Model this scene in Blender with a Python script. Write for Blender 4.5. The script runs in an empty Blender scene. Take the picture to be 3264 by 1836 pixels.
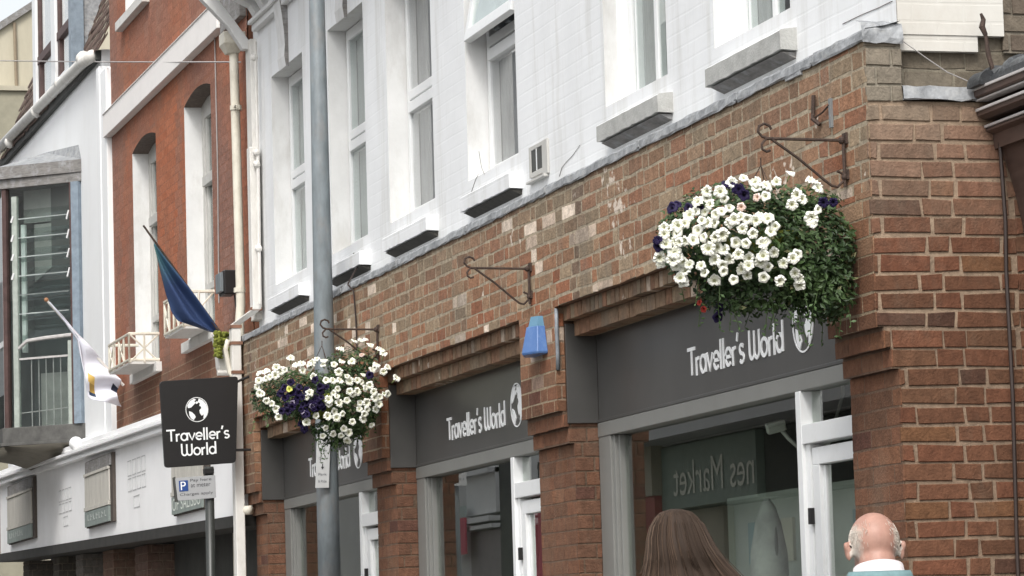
import bpy, bmesh, math, random
from mathutils import Vector, Matrix, noise
R = math.radians
C = bpy.context.scene.collection
sc = bpy.context.scene

# ------------------------------------------------------------------ camera
CAM = Vector((12.474, -5.063, 1.35))
def camera():
    yaw, pit, rol = R(15.97), R(6.10), R(-1.6986)
    f = Vector((-math.cos(yaw)*math.cos(pit), math.sin(yaw)*math.cos(pit), math.sin(pit)))
    r = f.cross(Vector((0, 0, 1))).normalized(); u = r.cross(f)
    r2 = r*math.cos(rol) + u*math.sin(rol); u2 = -r*math.sin(rol) + u*math.cos(rol)
    cd = bpy.data.cameras.new('camera'); co = bpy.data.objects.new('camera', cd); C.objects.link(co)
    m = Matrix((r2, u2, -f)).transposed().to_4x4(); m.translation = CAM
    co.matrix_world = m
    cd.sensor_width = 36; cd.lens = 10833/3264*36; cd.clip_start = .1; cd.clip_end = 2000
    cd.dof.use_dof = False
    sc.camera = co
    return f, r2, u2
FW, RT, UP = camera()

# ------------------------------------------------------------------ world, sun, exposure
SUN_EL, SUN_AZ = 50, 118          # elevation and compass-style rotation of the sun (deg)
w = bpy.data.worlds.new('World'); sc.world = w; w.use_nodes = True
nt = w.node_tree; nt.nodes.clear()
out = nt.nodes.new('ShaderNodeOutputWorld'); bg = nt.nodes.new('ShaderNodeBackground')
sky = nt.nodes.new('ShaderNodeTexSky'); sky.sky_type = 'NISHITA'; sky.sun_disc = False
sky.sun_elevation = R(SUN_EL); sky.sun_rotation = R(SUN_AZ); sky.air_density = 1.2; sky.dust_density = 4; sky.ozone_density = 1
hs = nt.nodes.new('ShaderNodeHueSaturation'); hs.inputs['Saturation'].default_value = .22
nt.links.new(sky.outputs[0], hs.inputs['Color']); nt.links.new(hs.outputs[0], bg.inputs['Color'])
bg.inputs['Strength'].default_value = .15
nt.links.new(bg.outputs[0], out.inputs[0])
sl = bpy.data.lights.new('sun', 'SUN'); sl.energy = 1.1; sl.angle = R(16); sl.color = (1, .97, .92)
so = bpy.data.objects.new('sun', sl); C.objects.link(so)
sd = Vector((math.sin(R(SUN_AZ))*math.cos(R(SUN_EL)), math.cos(R(SUN_AZ))*math.cos(R(SUN_EL)), math.sin(R(SUN_EL))))
so.rotation_euler = sd.to_track_quat('Z', 'Y').to_euler(); so.location = (5, -10, 20)
vs = sc.view_settings; vs.view_transform = 'Standard'; vs.look = 'None'; vs.gamma = 1; vs.use_curve_mapping = False
vs.exposure = .66

# ------------------------------------------------------------------ helpers
class Fr:
    def __init__(s, O, U, V=(0, 0, 1), N=None):
        s.O = Vector(O); s.U = Vector(U).normalized(); s.V = Vector(V).normalized()
        s.N = Vector(N).normalized() if N else s.U.cross(s.V)
    def __call__(s, u, v, n=0): return s.O + s.U*u + s.V*v + s.N*n
FAC = Fr((0, 0, 0), (1, 0, 0), N=(0, -1, 0))      # u = x, v = z, n = -y (towards the street)
SIDE = Fr((0, 0, 0), (0, 1, 0), N=(1, 0, 0))      # u = y, v = z, n = x
WORLD = Fr((0, 0, 0), (1, 0, 0), (0, 1, 0), (0, 0, 1))

def wm(o):
    m = Matrix.Identity(4)
    while o is not None: m = o.matrix_basis @ m; o = o.parent
    return m

class MB:
    def __init__(s): s.v = []; s.f = []; s.c = []; s.m = []
    def face(s, pts, col=None, mi=0):
        k = len(s.v); s.v += [Vector(p) for p in pts]; s.f.append(tuple(range(k, k+len(pts)))); s.c.append(col); s.m.append(mi)
    def box(s, fr, u0, u1, v0, v1, n0, n1, col=None, mi=0, back=True):
        p = [fr(a, b, c) for c in (n0, n1) for b in (v0, v1) for a in (u0, u1)]
        k = len(s.v); s.v += p
        fs = [(4, 5, 7, 6), (0, 4, 6, 2), (5, 1, 3, 7), (6, 7, 3, 2), (0, 1, 5, 4)]
        if back: fs.append((1, 0, 2, 3))
        for f in fs: s.f.append(tuple(k+i for i in f)); s.c.append(col); s.m.append(mi)
        return s
    def prism(s, fr, poly, n0, n1, col=None, mi=0):
        n = len(poly); k = len(s.v)
        s.v += [fr(a, b, n0) for a, b in poly] + [fr(a, b, n1) for a, b in poly]
        for f in [tuple(range(k+n, k+2*n)), tuple(range(k+n-1, k-1, -1))] + [(k+i, k+(i+1) % n, k+n+(i+1) % n, k+n+i) for i in range(n)]:
            s.f.append(f); s.c.append(col); s.m.append(mi)
        return s
    def tube(s, pts, r, seg=8, col=None, mi=0, cap=True):
        pts = [Vector(p) for p in pts]; rs = r if isinstance(r, (list, tuple)) else [r]*len(pts)
        k = len(s.v); prev = None
        for i, p in enumerate(pts):
            t = (pts[min(i+1, len(pts)-1)] - pts[max(i-1, 0)]).normalized()
            a = prev if prev is not None else (Vector((0, 0, 1)) if abs(t.z) < .9 else Vector((1, 0, 0)))
            a = (a - t*a.dot(t)).normalized(); b = t.cross(a); prev = a
            for j in range(seg):
                th = 2*math.pi*j/seg; s.v.append(p + (a*math.cos(th) + b*math.sin(th))*rs[i])
        for i in range(len(pts)-1):
            for j in range(seg):
                s.f.append((k+i*seg+j, k+i*seg+(j+1) % seg, k+(i+1)*seg+(j+1) % seg, k+(i+1)*seg+j)); s.c.append(col); s.m.append(mi)
        if cap:
            s.f.append(tuple(k+j for j in range(seg-1, -1, -1))); s.c.append(col); s.m.append(mi)
            e = k+(len(pts)-1)*seg; s.f.append(tuple(e+j for j in range(seg))); s.c.append(col); s.m.append(mi)
        return s
    def sphere(s, c, r, seg=12, ring=8, col=None, mi=0, scale=(1, 1, 1), mat=None):
        k = len(s.v); c = Vector(c)
        for i in range(ring+1):
            ph = math.pi*i/ring
            for j in range(seg):
                th = 2*math.pi*j/seg
                p = Vector((math.sin(ph)*math.cos(th)*scale[0], math.sin(ph)*math.sin(th)*scale[1], math.cos(ph)*scale[2]))*r
                if mat: p = mat @ p
                s.v.append(c+p)
        for i in range(ring):
            for j in range(seg):
                s.f.append((k+i*seg+j, k+(i+1)*seg+j, k+(i+1)*seg+(j+1) % seg, k+i*seg+(j+1) % seg)); s.c.append(col); s.m.append(mi)
        return s
    def loft(s, rings, col=None, mi=0, cap=True):
        n = len(rings[0]); k = len(s.v)
        for r in rings: s.v += [Vector(p) for p in r]
        for i in range(len(rings)-1):
            for j in range(n):
                s.f.append((k+i*n+j, k+i*n+(j+1) % n, k+(i+1)*n+(j+1) % n, k+(i+1)*n+j)); s.c.append(col); s.m.append(mi)
        if cap:
            s.f.append(tuple(k+j for j in range(n-1, -1, -1))); s.c.append(col); s.m.append(mi)
            e = k+(len(rings)-1)*n; s.f.append(tuple(e+j for j in range(n))); s.c.append(col); s.m.append(mi)
        return s
    def grid(s, fn, nu, nv, col=None, mi=0):
        k = len(s.v)
        for i in range(nu+1):
            for j in range(nv+1): s.v.append(Vector(fn(i/nu, j/nv)))
        for i in range(nu):
            for j in range(nv):
                a = k+i*(nv+1)+j; s.f.append((a, a+nv+1, a+nv+2, a+1)); s.c.append(col(i/nu, j/nv) if callable(col) else col); s.m.append(mi)
        return s
    def build(s, name, mats, parent=None, smooth=False, bevel=0, weld=False):
        me = bpy.data.meshes.new(name)
        par = parent; inv = wm(par).inverted() if par is not None else None
        me.from_pydata([inv @ v for v in s.v] if inv is not None else s.v, [], s.f)
        if not isinstance(mats, (list, tuple)): mats = [mats]
        for m in mats: me.materials.append(m)
        if any(s.m): me.polygons.foreach_set('material_index', s.m)
        if any(c is not None for c in s.c):
            at = me.color_attributes.new('Col', 'FLOAT_COLOR', 'CORNER'); d = []
            for p, c in zip(me.polygons, s.c):
                c = c or (.5, .5, .5)
                for _ in range(p.loop_total): d += [c[0], c[1], c[2], 1]
            at.data.foreach_set('color', d)
        if weld:
            bm = bmesh.new(); bm.from_mesh(me); bmesh.ops.remove_doubles(bm, verts=bm.verts, dist=1e-4)
            bmesh.ops.recalc_face_normals(bm, faces=bm.faces); bm.to_mesh(me); bm.free()
        if smooth: me.polygons.foreach_set('use_smooth', [True]*len(me.polygons))
        me.update()
        o = bpy.data.objects.new(name, me); C.objects.link(o)
        if par is not None: o.parent = par
        if bevel:
            b = o.modifiers.new('bevel', 'BEVEL'); b.width = bevel; b.segments = 2; b.limit_method = 'ANGLE'
        return o

def tag(o, label=None, cat=None, group=None, kind=None):
    if label: o['label'] = label
    if cat: o['category'] = cat
    if group: o['group'] = group
    if kind: o['kind'] = kind
    return o
def thing(name, label, cat, loc=(0, 0, 0), rz=0, group=None):
    o = bpy.data.objects.new(name, None); C.objects.link(o); o.location = loc; o.rotation_euler = (0, 0, rz)
    o.empty_display_size = .1
    o.matrix_world = Matrix.Translation(loc) @ Matrix.Rotation(rz, 4, 'Z')
    return tag(o, label, cat, group)
def copy_tree(o, parent=None):
    c = o.copy(); C.objects.link(c)
    if parent is not None: c.parent = parent
    for ch in list(o.children): copy_tree(ch, c)
    return c

# ------------------------------------------------------------------ materials
def mat(name, col=(.5, .5, .5), rough=.6, metal=0, var=.12, scale=6, bump=.0, attr=False, spec=.5, streak=0, dirt=None, bscale=None, stretch=(1, 1, 1), coat=0, flake=None):
    m = bpy.data.materials.new(name); m.use_nodes = True; nt = m.node_tree; N = nt.nodes; L = nt.links
    b = N['Principled BSDF']; b.inputs['Roughness'].default_value = rough; b.inputs['Metallic'].default_value = metal
    b.inputs['Specular IOR Level'].default_value = spec
    if coat: b.inputs['Coat Weight'].default_value = coat
    tc = N.new('ShaderNodeTexCoord'); mp = N.new('ShaderNodeMapping'); mp.inputs['Scale'].default_value = stretch
    geo = N.new('ShaderNodeNewGeometry'); L.new(geo.outputs['Position'], mp.inputs['Vector'])
    nz = N.new('ShaderNodeTexNoise'); nz.inputs['Scale'].default_value = scale; nz.inputs['Detail'].default_value = 6; nz.inputs['Roughness'].default_value = .65
    L.new(mp.outputs[0], nz.inputs['Vector'])
    if attr:
        a = N.new('ShaderNodeAttribute'); a.attribute_name = 'Col'; base = a.outputs['Color']
    else:
        rgb = N.new('ShaderNodeRGB'); rgb.outputs[0].default_value = (*col, 1); base = rgb.outputs[0]
    mr = N.new('ShaderNodeMapRange'); mr.inputs['From Min'].default_value = .3; mr.inputs['From Max'].default_value = .7
    mr.inputs['To Min'].default_value = 1-var; mr.inputs['To Max'].default_value = 1+var
    L.new(nz.outputs['Fac'], mr.inputs['Value'])
    hv = N.new('ShaderNodeHueSaturation'); L.new(base, hv.inputs['Color']); L.new(mr.outputs[0], hv.inputs['Value'])
    cur = hv.outputs[0]
    def mix(f, c2):
        nonlocal cur
        mx = N.new('ShaderNodeMix'); mx.data_type = 'RGBA'; L.new(f, mx.inputs['Factor']); L.new(cur, mx.inputs['A']); mx.inputs['B'].default_value = (*c2, 1)
        cur = mx.outputs['Result']
    if dirt:                      # (colour, amount 0..1, noise scale, stretch vector)
        dc, amt, dsc, dst = dirt
        m2 = N.new('ShaderNodeMapping'); m2.inputs['Scale'].default_value = dst; L.new(geo.outputs['Position'], m2.inputs['Vector'])
        n2 = N.new('ShaderNodeTexNoise'); n2.inputs['Scale'].default_value = dsc; n2.inputs['Detail'].default_value = 8; n2.inputs['Roughness'].default_value = .7
        L.new(m2.outputs[0], n2.inputs['Vector'])
        r2 = N.new('ShaderNodeMapRange'); r2.inputs['From Min'].default_value = .50; r2.inputs['From Max'].default_value = .72; r2.inputs['To Max'].default_value = amt
        L.new(n2.outputs['Fac'], r2.inputs['Value']); mix(r2.outputs[0], dc)
    if flake:
        fc, famt, fsc, lo = flake
        n4 = N.new('ShaderNodeTexNoise'); n4.inputs['Scale'].default_value = fsc; n4.inputs['Detail'].default_value = 4; L.new(geo.outputs['Position'], n4.inputs['Vector'])
        n5 = N.new('ShaderNodeTexNoise'); n5.inputs['Scale'].default_value = 1.3; L.new(geo.outputs['Position'], n5.inputs['Vector'])
        mu = N.new('ShaderNodeMath'); mu.operation = 'ADD'; L.new(n4.outputs['Fac'], mu.inputs[0]); L.new(n5.outputs['Fac'], mu.inputs[1])
        r4 = N.new('ShaderNodeMapRange'); r4.inputs['From Min'].default_value = lo; r4.inputs['From Max'].default_value = lo+.05; r4.inputs['To Max'].default_value = famt
        L.new(mu.outputs[0], r4.inputs['Value']); mix(r4.outputs[0], fc)
    L.new(cur, b.inputs['Base Color'])
    if bump:
        bp = N.new('ShaderNodeBump'); bp.inputs['Strength'].default_value = bump; bp.inputs['Distance'].default_value = .01
        n3 = N.new('ShaderNodeTexNoise'); n3.inputs['Scale'].default_value = bscale or scale*8; n3.inputs['Detail'].default_value = 5
        L.new(mp.outputs[0], n3.inputs['Vector']); L.new(n3.outputs['Fac'], bp.inputs['Height']); L.new(bp.outputs[0], b.inputs['Normal'])
    return m
def glass(name, tint=(.8, .85, .83), ior=1.5, rough=.0, wav=.0):
    m = bpy.data.materials.new(name); m.use_nodes = True; nt = m.node_tree; N = nt.nodes; L = nt.links
    N.remove(N['Principled BSDF'])
    tr = N.new('ShaderNodeBsdfTransparent'); tr.inputs[0].default_value = (*tint, 1)
    gl = N.new('ShaderNodeBsdfGlossy'); gl.inputs['Roughness'].default_value = rough; gl.inputs['Color'].default_value = (.95, .97, .97, 1)
    fr = N.new('ShaderNodeFresnel'); fr.inputs['IOR'].default_value = ior
    mx = N.new('ShaderNodeMixShader'); geb = N.new('ShaderNodeNewGeometry'); sb = N.new('ShaderNodeMath'); sb.operation = 'SUBTRACT'; sb.inputs[0].default_value = 1; L.new(geb.outputs['Backfacing'], sb.inputs[1])
    ml = N.new('ShaderNodeMath'); ml.operation = 'MULTIPLY'; L.new(fr.outputs[0], ml.inputs[0]); L.new(sb.outputs[0], ml.inputs[1]); L.new(ml.outputs[0], mx.inputs[0]); L.new(tr.outputs[0], mx.inputs[1]); L.new(gl.outputs[0], mx.inputs[2])
    if wav:
        geo = N.new('ShaderNodeNewGeometry'); nz = N.new('ShaderNodeTexNoise'); nz.inputs['Scale'].default_value = 1.5; nz.inputs['Detail'].default_value = 1
        bp = N.new('ShaderNodeBump'); bp.inputs['Strength'].default_value = wav; bp.inputs['Distance'].default_value = .02
        L.new(geo.outputs['Position'], nz.inputs['Vector']); L.new(nz.outputs['Fac'], bp.inputs['Height']); L.new(bp.outputs[0], gl.inputs['Normal'])
    L.new(mx.outputs[0], N['Material Output'].inputs[0])
    return m
def painted_brick(name, col, rough=.55, bump=.25, dirt=None, var=.05, flip=False):
    m = mat(name, col, rough, var=var, scale=2.5, dirt=dirt); nt = m.node_tree; N = nt.nodes; L = nt.links
    geo = N.new('ShaderNodeNewGeometry'); sp = N.new('ShaderNodeSeparateXYZ'); cb = N.new('ShaderNodeCombineXYZ')
    L.new(geo.outputs['Position'], sp.inputs[0]); L.new(sp.outputs['Y' if flip else 'X'], cb.inputs['X']); L.new(sp.outputs['Z'], cb.inputs['Y'])
    br = N.new('ShaderNodeTexBrick'); br.inputs['Scale'].default_value = 1; br.inputs['Brick Width'].default_value = .225; br.inputs['Row Height'].default_value = .075
    br.inputs['Mortar Size'].default_value = .007; br.inputs['Mortar Smooth'].default_value = .6; br.inputs['Color1'].default_value = (1, 1, 1, 1); br.inputs['Color2'].default_value = (.7, .7, .7, 1); br.inputs['Mortar'].default_value = (0, 0, 0, 1)
    nz = N.new('ShaderNodeTexNoise'); nz.inputs['Scale'].default_value = 3; wv = N.new('ShaderNodeVectorMath'); wv.operation = 'MULTIPLY_ADD'; wv.inputs[1].default_value = (.012, .012, 0)
    L.new(cb.outputs[0], nz.inputs['Vector']); L.new(nz.outputs['Color'], wv.inputs[0]); L.new(cb.outputs[0], wv.inputs[2])
    L.new(wv.outputs[0], br.inputs['Vector'])
    n2 = N.new('ShaderNodeTexNoise'); n2.inputs['Scale'].default_value = 22; n2.inputs['Detail'].default_value = 6; L.new(geo.outputs['Position'], n2.inputs['Vector'])
    ad = N.new('ShaderNodeMath'); ad.operation = 'ADD'; L.new(br.outputs['Color'], ad.inputs[0]); L.new(n2.outputs['Fac'], ad.inputs[1])
    bp = N.new('ShaderNodeBump'); bp.inputs['Strength'].default_value = bump; bp.inputs['Distance'].default_value = .006
    L.new(ad.outputs[0], bp.inputs['Height']); L.new(bp.outputs[0], N['Principled BSDF'].inputs['Normal'])
    return m

M = {}
M['brick'] = mat('brick', rough=.9, attr=True, var=.28, scale=26, bump=.5, bscale=90, spec=.25, dirt=((.20, .17, .13), .35, 2.2, (1, 1, .5)))
M['brickf'] = mat('weathered_brick', rough=.92, attr=True, var=.34, scale=22, bump=.5, bscale=70, spec=.2, dirt=((.17, .15, .12), .55, 3.2, (1, 1, .35)), flake=((.68, .59, .50), .85, 13, 1.225))
M['white'] = painted_brick('white_painted_brick', (.82, .83, .835), dirt=((.54, .53, .49), .6, 2.6, (2, 2, .22)), bump=.13)
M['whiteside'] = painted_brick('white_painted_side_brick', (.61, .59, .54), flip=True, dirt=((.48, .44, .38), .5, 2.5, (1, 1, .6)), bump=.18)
M['reveal'] = mat('white_reveal', (.72, .72, .71), .6, var=.06, scale=4, bump=.15, dirt=((.45, .43, .39), .5, 4, (1, 1, .4)))
M['frame'] = mat('white_frame', (.80, .81, .81), .35, var=.03, scale=9, dirt=((.5, .5, .47), .25, 9, (1, 1, 1)))
M['sillgrey'] = mat('grey_stone_sill', (.43, .43, .41), .85, var=.15, scale=12, bump=.3, dirt=((.28, .27, .25), .5, 7, (1, 1, 1)))
M['soffitshade'] = mat('shaded_underside', (.055, .052, .045), .9, var=.3, scale=20)  # shade under the sills put into the colour
M['sill'] = mat('stone_sill', (.66, .65, .62), .8, var=.1, scale=12, bump=.3, dirt=((.35, .34, .30), .5, 6, (1, 1, 1)))
M['lead'] = mat('lead', (.29, .30, .31), .6, metal=.0, var=.4, scale=18, bump=.7, bscale=24, dirt=((.52, .51, .48), .5, 9, (1, 1, 2)))
M['signgrey'] = mat('grey_sign_board', (.066, .064, .061), .28, var=.22, scale=1.1, bump=.03, bscale=3)
M['framegrey'] = mat('grey_window_paint', (.19, .19, .178), .5, var=.07, scale=3)
M['lettering'] = mat('white_lettering', (.86, .87, .87), .4, var=.02)
M['ironrust'] = mat('rusty_iron', (.055, .034, .025), .8, var=.5, scale=40, bump=.4)
M['black'] = mat('black_paint', (.008, .007, .007), .5, var=.2)
M['dark'] = mat('dark_interior', (.065, .066, .062), .9, var=.3, scale=2)
M['intwall'] = mat('interior_wall', (.24, .245, .22), .9, var=.2, scale=1.5)
M['skyglass'] = glass('bright_window_glass', (.9, .9, .9), 2.3)
M['glass'] = glass('window_glass', (.85, .88, .87), 2.0, wav=.12)
M['shopglass'] = glass('shop_glass', (.88, .91, .88), 2.5)
M['curtain'] = mat('net_curtain', (.40, .41, .415), .9, var=.12, scale=5, stretch=(8, 8, .4))
M['bluebox'] = mat('blue_plastic', (.07, .155, .37), .35, var=.05, scale=5, dirt=((.2, .3, .45), .4, 20, (1, 1, 1)))
M['galv'] = mat('galvanised_steel', (.165, .190, .203), .55, metal=.0, var=.22, scale=16, stretch=(1, 1, .35), dirt=((.25, .21, .18), .4, 9, (1, 1, .5)))
M['conduit'] = mat('grey_conduit', (.20, .22, .24), .5, var=.3, scale=20)
M['cream'] = mat('cream_paint', (.70, .66, .56), .5, var=.1, scale=7, dirt=((.36, .31, .22), .5, 10, (1, 1, .4)))
M['whitepipe'] = mat('white_pipe_paint', (.72, .70, .66), .5, var=.08, scale=6, dirt=((.42, .38, .32), .5, 12, (1, 1, .3)))
M['render'] = mat('white_render', (.86, .87, .87), .8, var=.03, scale=1.2, bump=.1, dirt=((.70, .69, .66), .3, 1.3, (1, 1, .5)))
M['oak'] = mat('grey_timber', (.20, .19, .18), .7, var=.35, scale=12, stretch=(1, 1, 6), dirt=((.45, .47, .49), .6, 9, (1, 1, .7)))
M['maroon'] = mat('maroon_timber', (.085, .050, .045), .6, var=.3, scale=12)
M['palegreen'] = mat('pale_green_timber', (.38, .42, .38), .6, var=.2, scale=12)
M['bluegrey'] = mat('blue_grey_paint', (.22, .27, .32), .5, var=.2, scale=14)
M['tile'] = mat('clay_roof_tile', rough=.85, attr=True, var=.3, scale=16, bump=.4, dirt=((.08, .075, .06), .5, 5, (1, 1, 1)))
M['tan'] = mat('tan_render', (.50, .46, .36), .85, var=.1, scale=.6, dirt=((.34, .31, .23), .7, .5, (1, 1, .3)))
M['band'] = mat('white_string_course', (.86, .83, .80), .7, var=.06, scale=3, dirt=((.55, .52, .50), .3, 3, (1, 1, 1)))
M['fascia'] = mat('cream_white_fascia', (.93, .93, .93), .6, var=.05, scale=1.5, dirt=((.66, .65, .63), .4, .7, (1, 1, .8)))
M['shutter'] = mat('weathered_shutter', (.52, .50, .45), .8, var=.15, scale=10, stretch=(1, 1, .2), dirt=((.28, .26, .22), .6, 14, (2.5, 1, .25)))
M['plate'] = mat('green_grey_plate', (.24, .28, .26), .5, var=.15, scale=9)
M['brown'] = mat('brown_timber', (.085, .055, .045), .55, var=.25, scale=9, stretch=(.5, 4, 4))
M['greyline'] = mat('weathered_moulding', (.48, .46, .45), .7, var=.2, scale=14)
M['slate'] = mat('dark_ridge_tile', (.055, .058, .062), .6, var=.3, scale=14, bump=.3, dirt=((.28, .31, .32), .6, 12, (1, 1, 1)))
M['leaf'] = mat('petunia_leaf', rough=.5, attr=True, var=.3, scale=18, spec=.35)
M['petal'] = mat('petal', rough=.6, attr=True, var=.04, scale=20, spec=.2)
M['moss'] = mat('moss', (.20, .22, .035), .95, var=.5, scale=40, bump=.8)
M['flagblue'] = mat('flag_cloth_blue', rough=.75, attr=True, var=.15, scale=6)
M['flagwhite'] = mat('flag_cloth_white', rough=.75, attr=True, var=.05, scale=6)
M['asphalt'] = mat('asphalt', (.05, .05, .052), .9, var=.25, scale=30, bump=.4)
M['paving'] = mat('paving', (.24, .23, .21), .85, var=.2, scale=8, bump=.3)
M['cable'] = mat('black_cable', (.03, .018, .014), .6)
M['wire'] = mat('grey_wire', (.35, .33, .32), .7)
M['oppgrey'] = mat('opposite_grey_wall', (.66, .66, .65), .8, var=.12, scale=.5)
M['oppgreen'] = mat('dark_green_fascia', (.27, .35, .30), .5, var=.1)
M['oppwhite'] = mat('opposite_white_wall', (.85, .85, .84), .7, var=.05)
M['oppred'] = mat('opposite_red_paint', (.42, .09, .08), .6)
M['banner'] = mat('pink_red_banner', (.65, .12, .17), .6)
M['signwhite'] = mat('sign_white', (.55, .56, .56), .45, var=.04)
M['signblue'] = mat('sign_blue', (.02, .06, .22), .4)
M['signtext'] = mat('sign_dark_text', (.05, .05, .055), .5)
M['curtaingrey'] = mat('grey_curtain', (.26, .27, .275), .9, var=.25, scale=5, stretch=(14, 14, .3))
M['sash'] = mat('painted_sash', (.52, .51, .48), .5, var=.1, scale=8)

# ------------------------------------------------------------------ brickwork in real bricks
COURSE = .0755; Z0 = 2.421
def lerp3(a, b, t): return tuple(x+(y-x)*t for x, y in zip(a, b))
def brick_wall(mb, fr, u0, u1, v0, v1, n=0, holes=(), colf=None, mortar=(.36, .30, .22), seed=1, mode='flemish', joint=.010, jit=.0022, ends=(0, 0), rec=.007, wob=.012):
    rg = random.Random(seed)
    k0 = math.floor((v0-Z0)/COURSE + .02); z = Z0 + k0*COURSE; k = k0
    while z < v1 - .01:
        a0, a1 = max(z+joint/2, v0), min(z+COURSE-joint/2, v1)
        if a1 - a0 > .015:
            u = u0 - (.06 if k % 2 else .0) - rg.random()*.02; i = k % 2
            while u < u1:
                if mode == 'flemish': L = .215 if i % 2 == 0 else .1025
                elif mode == 'header': L = .1025 if rg.random() < .75 else .215
                else: L = .215 if rg.random() < .82 else .1025
                L += rg.uniform(-wob, wob); b0, b1 = max(u, u0), min(u+L, u1)
                segs = [(b0, b1)]
                for (h0, h1, g0, g1) in holes:
                    if a1 > g0+.005 and a0 < g1-.005:
                        ns = []
                        for s0, s1 in segs:
                            if s1 <= h0 or s0 >= h1: ns.append((s0, s1)); continue
                            if s0 < h0: ns.append((s0, h0))
                            if s1 > h1: ns.append((h1, s1))
                        segs = ns
                for s0, s1 in segs:
                    if s1 - s0 < .015: continue
                    c = colf((s0+s1)/2, (a0+a1)/2, rg)
                    J = lambda s: rg.uniform(-jit, jit)*s
                    dn = rg.uniform(-.0012, .0012)*min(1, rec/.005)
                    A = [(s0+J(1), a0+J(1)), (s1+J(1), a0+J(1)), (s1+J(1), a1+J(1)), (s0+J(1), a1+J(1))]
                    kk = len(mb.v); ins = min(.0022, rec*.5)
                    cx, cy = (s0+s1)/2, (a0+a1)/2
                    for (p, q) in A: mb.v.append(fr(p, q, n-rec-.004))
                    for (p, q) in A: mb.v.append(fr(p, q, n-rec*.4+dn))
                    for (p, q) in A: mb.v.append(fr(p+(ins if p < cx else -ins), q+(ins if q < cy else -ins), n+dn))
                    fs = [(8, 9, 10, 11)]
                    for j in range(4):
                        j2 = (j+1) % 4; fs += [(j, j2, 4+j2, 4+j), (4+j, 4+j2, 8+j2, 8+j)]
                    for f in fs: mb.f.append(tuple(kk+x for x in f)); mb.c.append(c); mb.m.append(0)
                u += L + joint; i += 1
        z += COURSE; k += 1
    # mortar sheet, cut round the holes
    us = sorted({u0, u1, *[min(max(h[i], u0), u1) for h in holes for i in (0, 1)]}); vv = sorted({v0, v1, *[min(max(h[i], v0), v1) for h in holes for i in (2, 3)]})
    for a, b in zip(us, us[1:]):
        for c, d in zip(vv, vv[1:]):
            m0, m1 = (a+b)/2, (c+d)/2
            if b-a < 1e-5 or d-c < 1e-5 or any(h[0] < m0 < h[1] and h[2] < m1 < h[3] for h in holes): continue
            nx = max(1, int((b-a)/.4)); nz = max(1, int((d-c)/.4))
            for x in range(nx):
                for y in range(nz):
                    p = [a+(b-a)*x/nx, a+(b-a)*(x+1)/nx, c+(d-c)*y/nz, c+(d-c)*(y+1)/nz]
                    mb.face([fr(p[0], p[2], n-rec), fr(p[1], p[2], n-rec), fr(p[1], p[3], n-rec), fr(p[0], p[3], n-rec)], mortar)
def wall_holes(mb, fr, u0, u1, v0, v1, n, holes, depth, mi_rev=1, th=None):
    us = sorted({u0, u1, *[h[i] for h in holes for i in (0, 1)]}); vv = sorted({v0, v1, *[h[i] for h in holes for i in (2, 3)]})
    us = [x for x in us if u0 <= x <= u1]; vv = [x for x in vv if v0 <= x <= v1]
    for a, b in zip(us, us[1:]):
        for c, d in zip(vv, vv[1:]):
            m0, m1 = (a+b)/2, (c+d)/2
            if any(h[0] < m0 < h[1] and h[2] < m1 < h[3] for h in holes): continue
            mb.face([fr(a, c, n), fr(b, c, n), fr(b, d, n), fr(a, d, n)])
    for a, b, c, d in holes:
        mb.face([fr(a, c, n), fr(a, d, n), fr(a, d, n-depth), fr(a, c, n-depth)], mi=mi_rev)
        mb.face([fr(b, d, n), fr(b, c, n), fr(b, c, n-depth), fr(b, d, n-depth)], mi=mi_rev)
        mb.face([fr(a, d, n), fr(b, d, n), fr(b, d, n-depth), fr(a, d, n-depth)], mi=mi_rev)
        mb.face([fr(b, c, n), fr(a, c, n), fr(a, c, n-depth), fr(b, c, n-depth)], mi=mi_rev)

# ------------------------------------------------------------------ stroke lettering
def arc(cx, cy, r, a0, a1, n=12, ry=None):
    ry = ry or r
    return [(cx+r*math.cos(R(a0+(a1-a0)*i/n)), cy+ry*math.sin(R(a0+(a1-a0)*i/n))) for i in range(n+1)]
GL = {   # x-height .62, cap height 1 ; (advance, strokes)
 'T': (.72, [[(.02, .93), (.70, .93)], [(.36, .93), (.36, 0)]]),
 'r': (.40, [[(.08, 0), (.08, .6)], [(.08, .36)] + arc(.30, .34, .22, 170, 80, 6)]),
 'a': (.66, [arc(.30, .31, .25, 0, 360, 20, .29), [(.56, .6), (.56, 0)]]),
 'v': (.56, [[(.03, .6), (.28, .02), (.53, .6)]]),
 'e': (.62, [[(.06, .31), (.56, .31)] + arc(.31, .31, .25, 0, 310, 16, .29)]),
 'l': (.24, [[(.10, 0), (.10, 1.0)]]),
 "'": (.22, [[(.14, 1.0), (.07, .76)]]),
 's': (.50, [arc(.24, .45, .17, 40, 270, 8, .15) + arc(.24, .15, .18, 90, -150, 9, .15)]),
 'W': (1.02, [[(.08, .96), (.08, .3)] + arc(.29, .28, .21, 180, 360, 10, .26) + [(.50, .96)], [(.50, .3)] + arc(.71, .28, .21, 180, 360, 10, .26) + [(.92, .96)]]),
 'o': (.66, [arc(.32, .31, .26, 0, 360, 20, .29)]),
 'd': (.66, [arc(.30, .31, .25, 0, 360, 20, .29), [(.56, 1.0), (.56, 0)]]),
 ' ': (.34, []),
}
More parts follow.
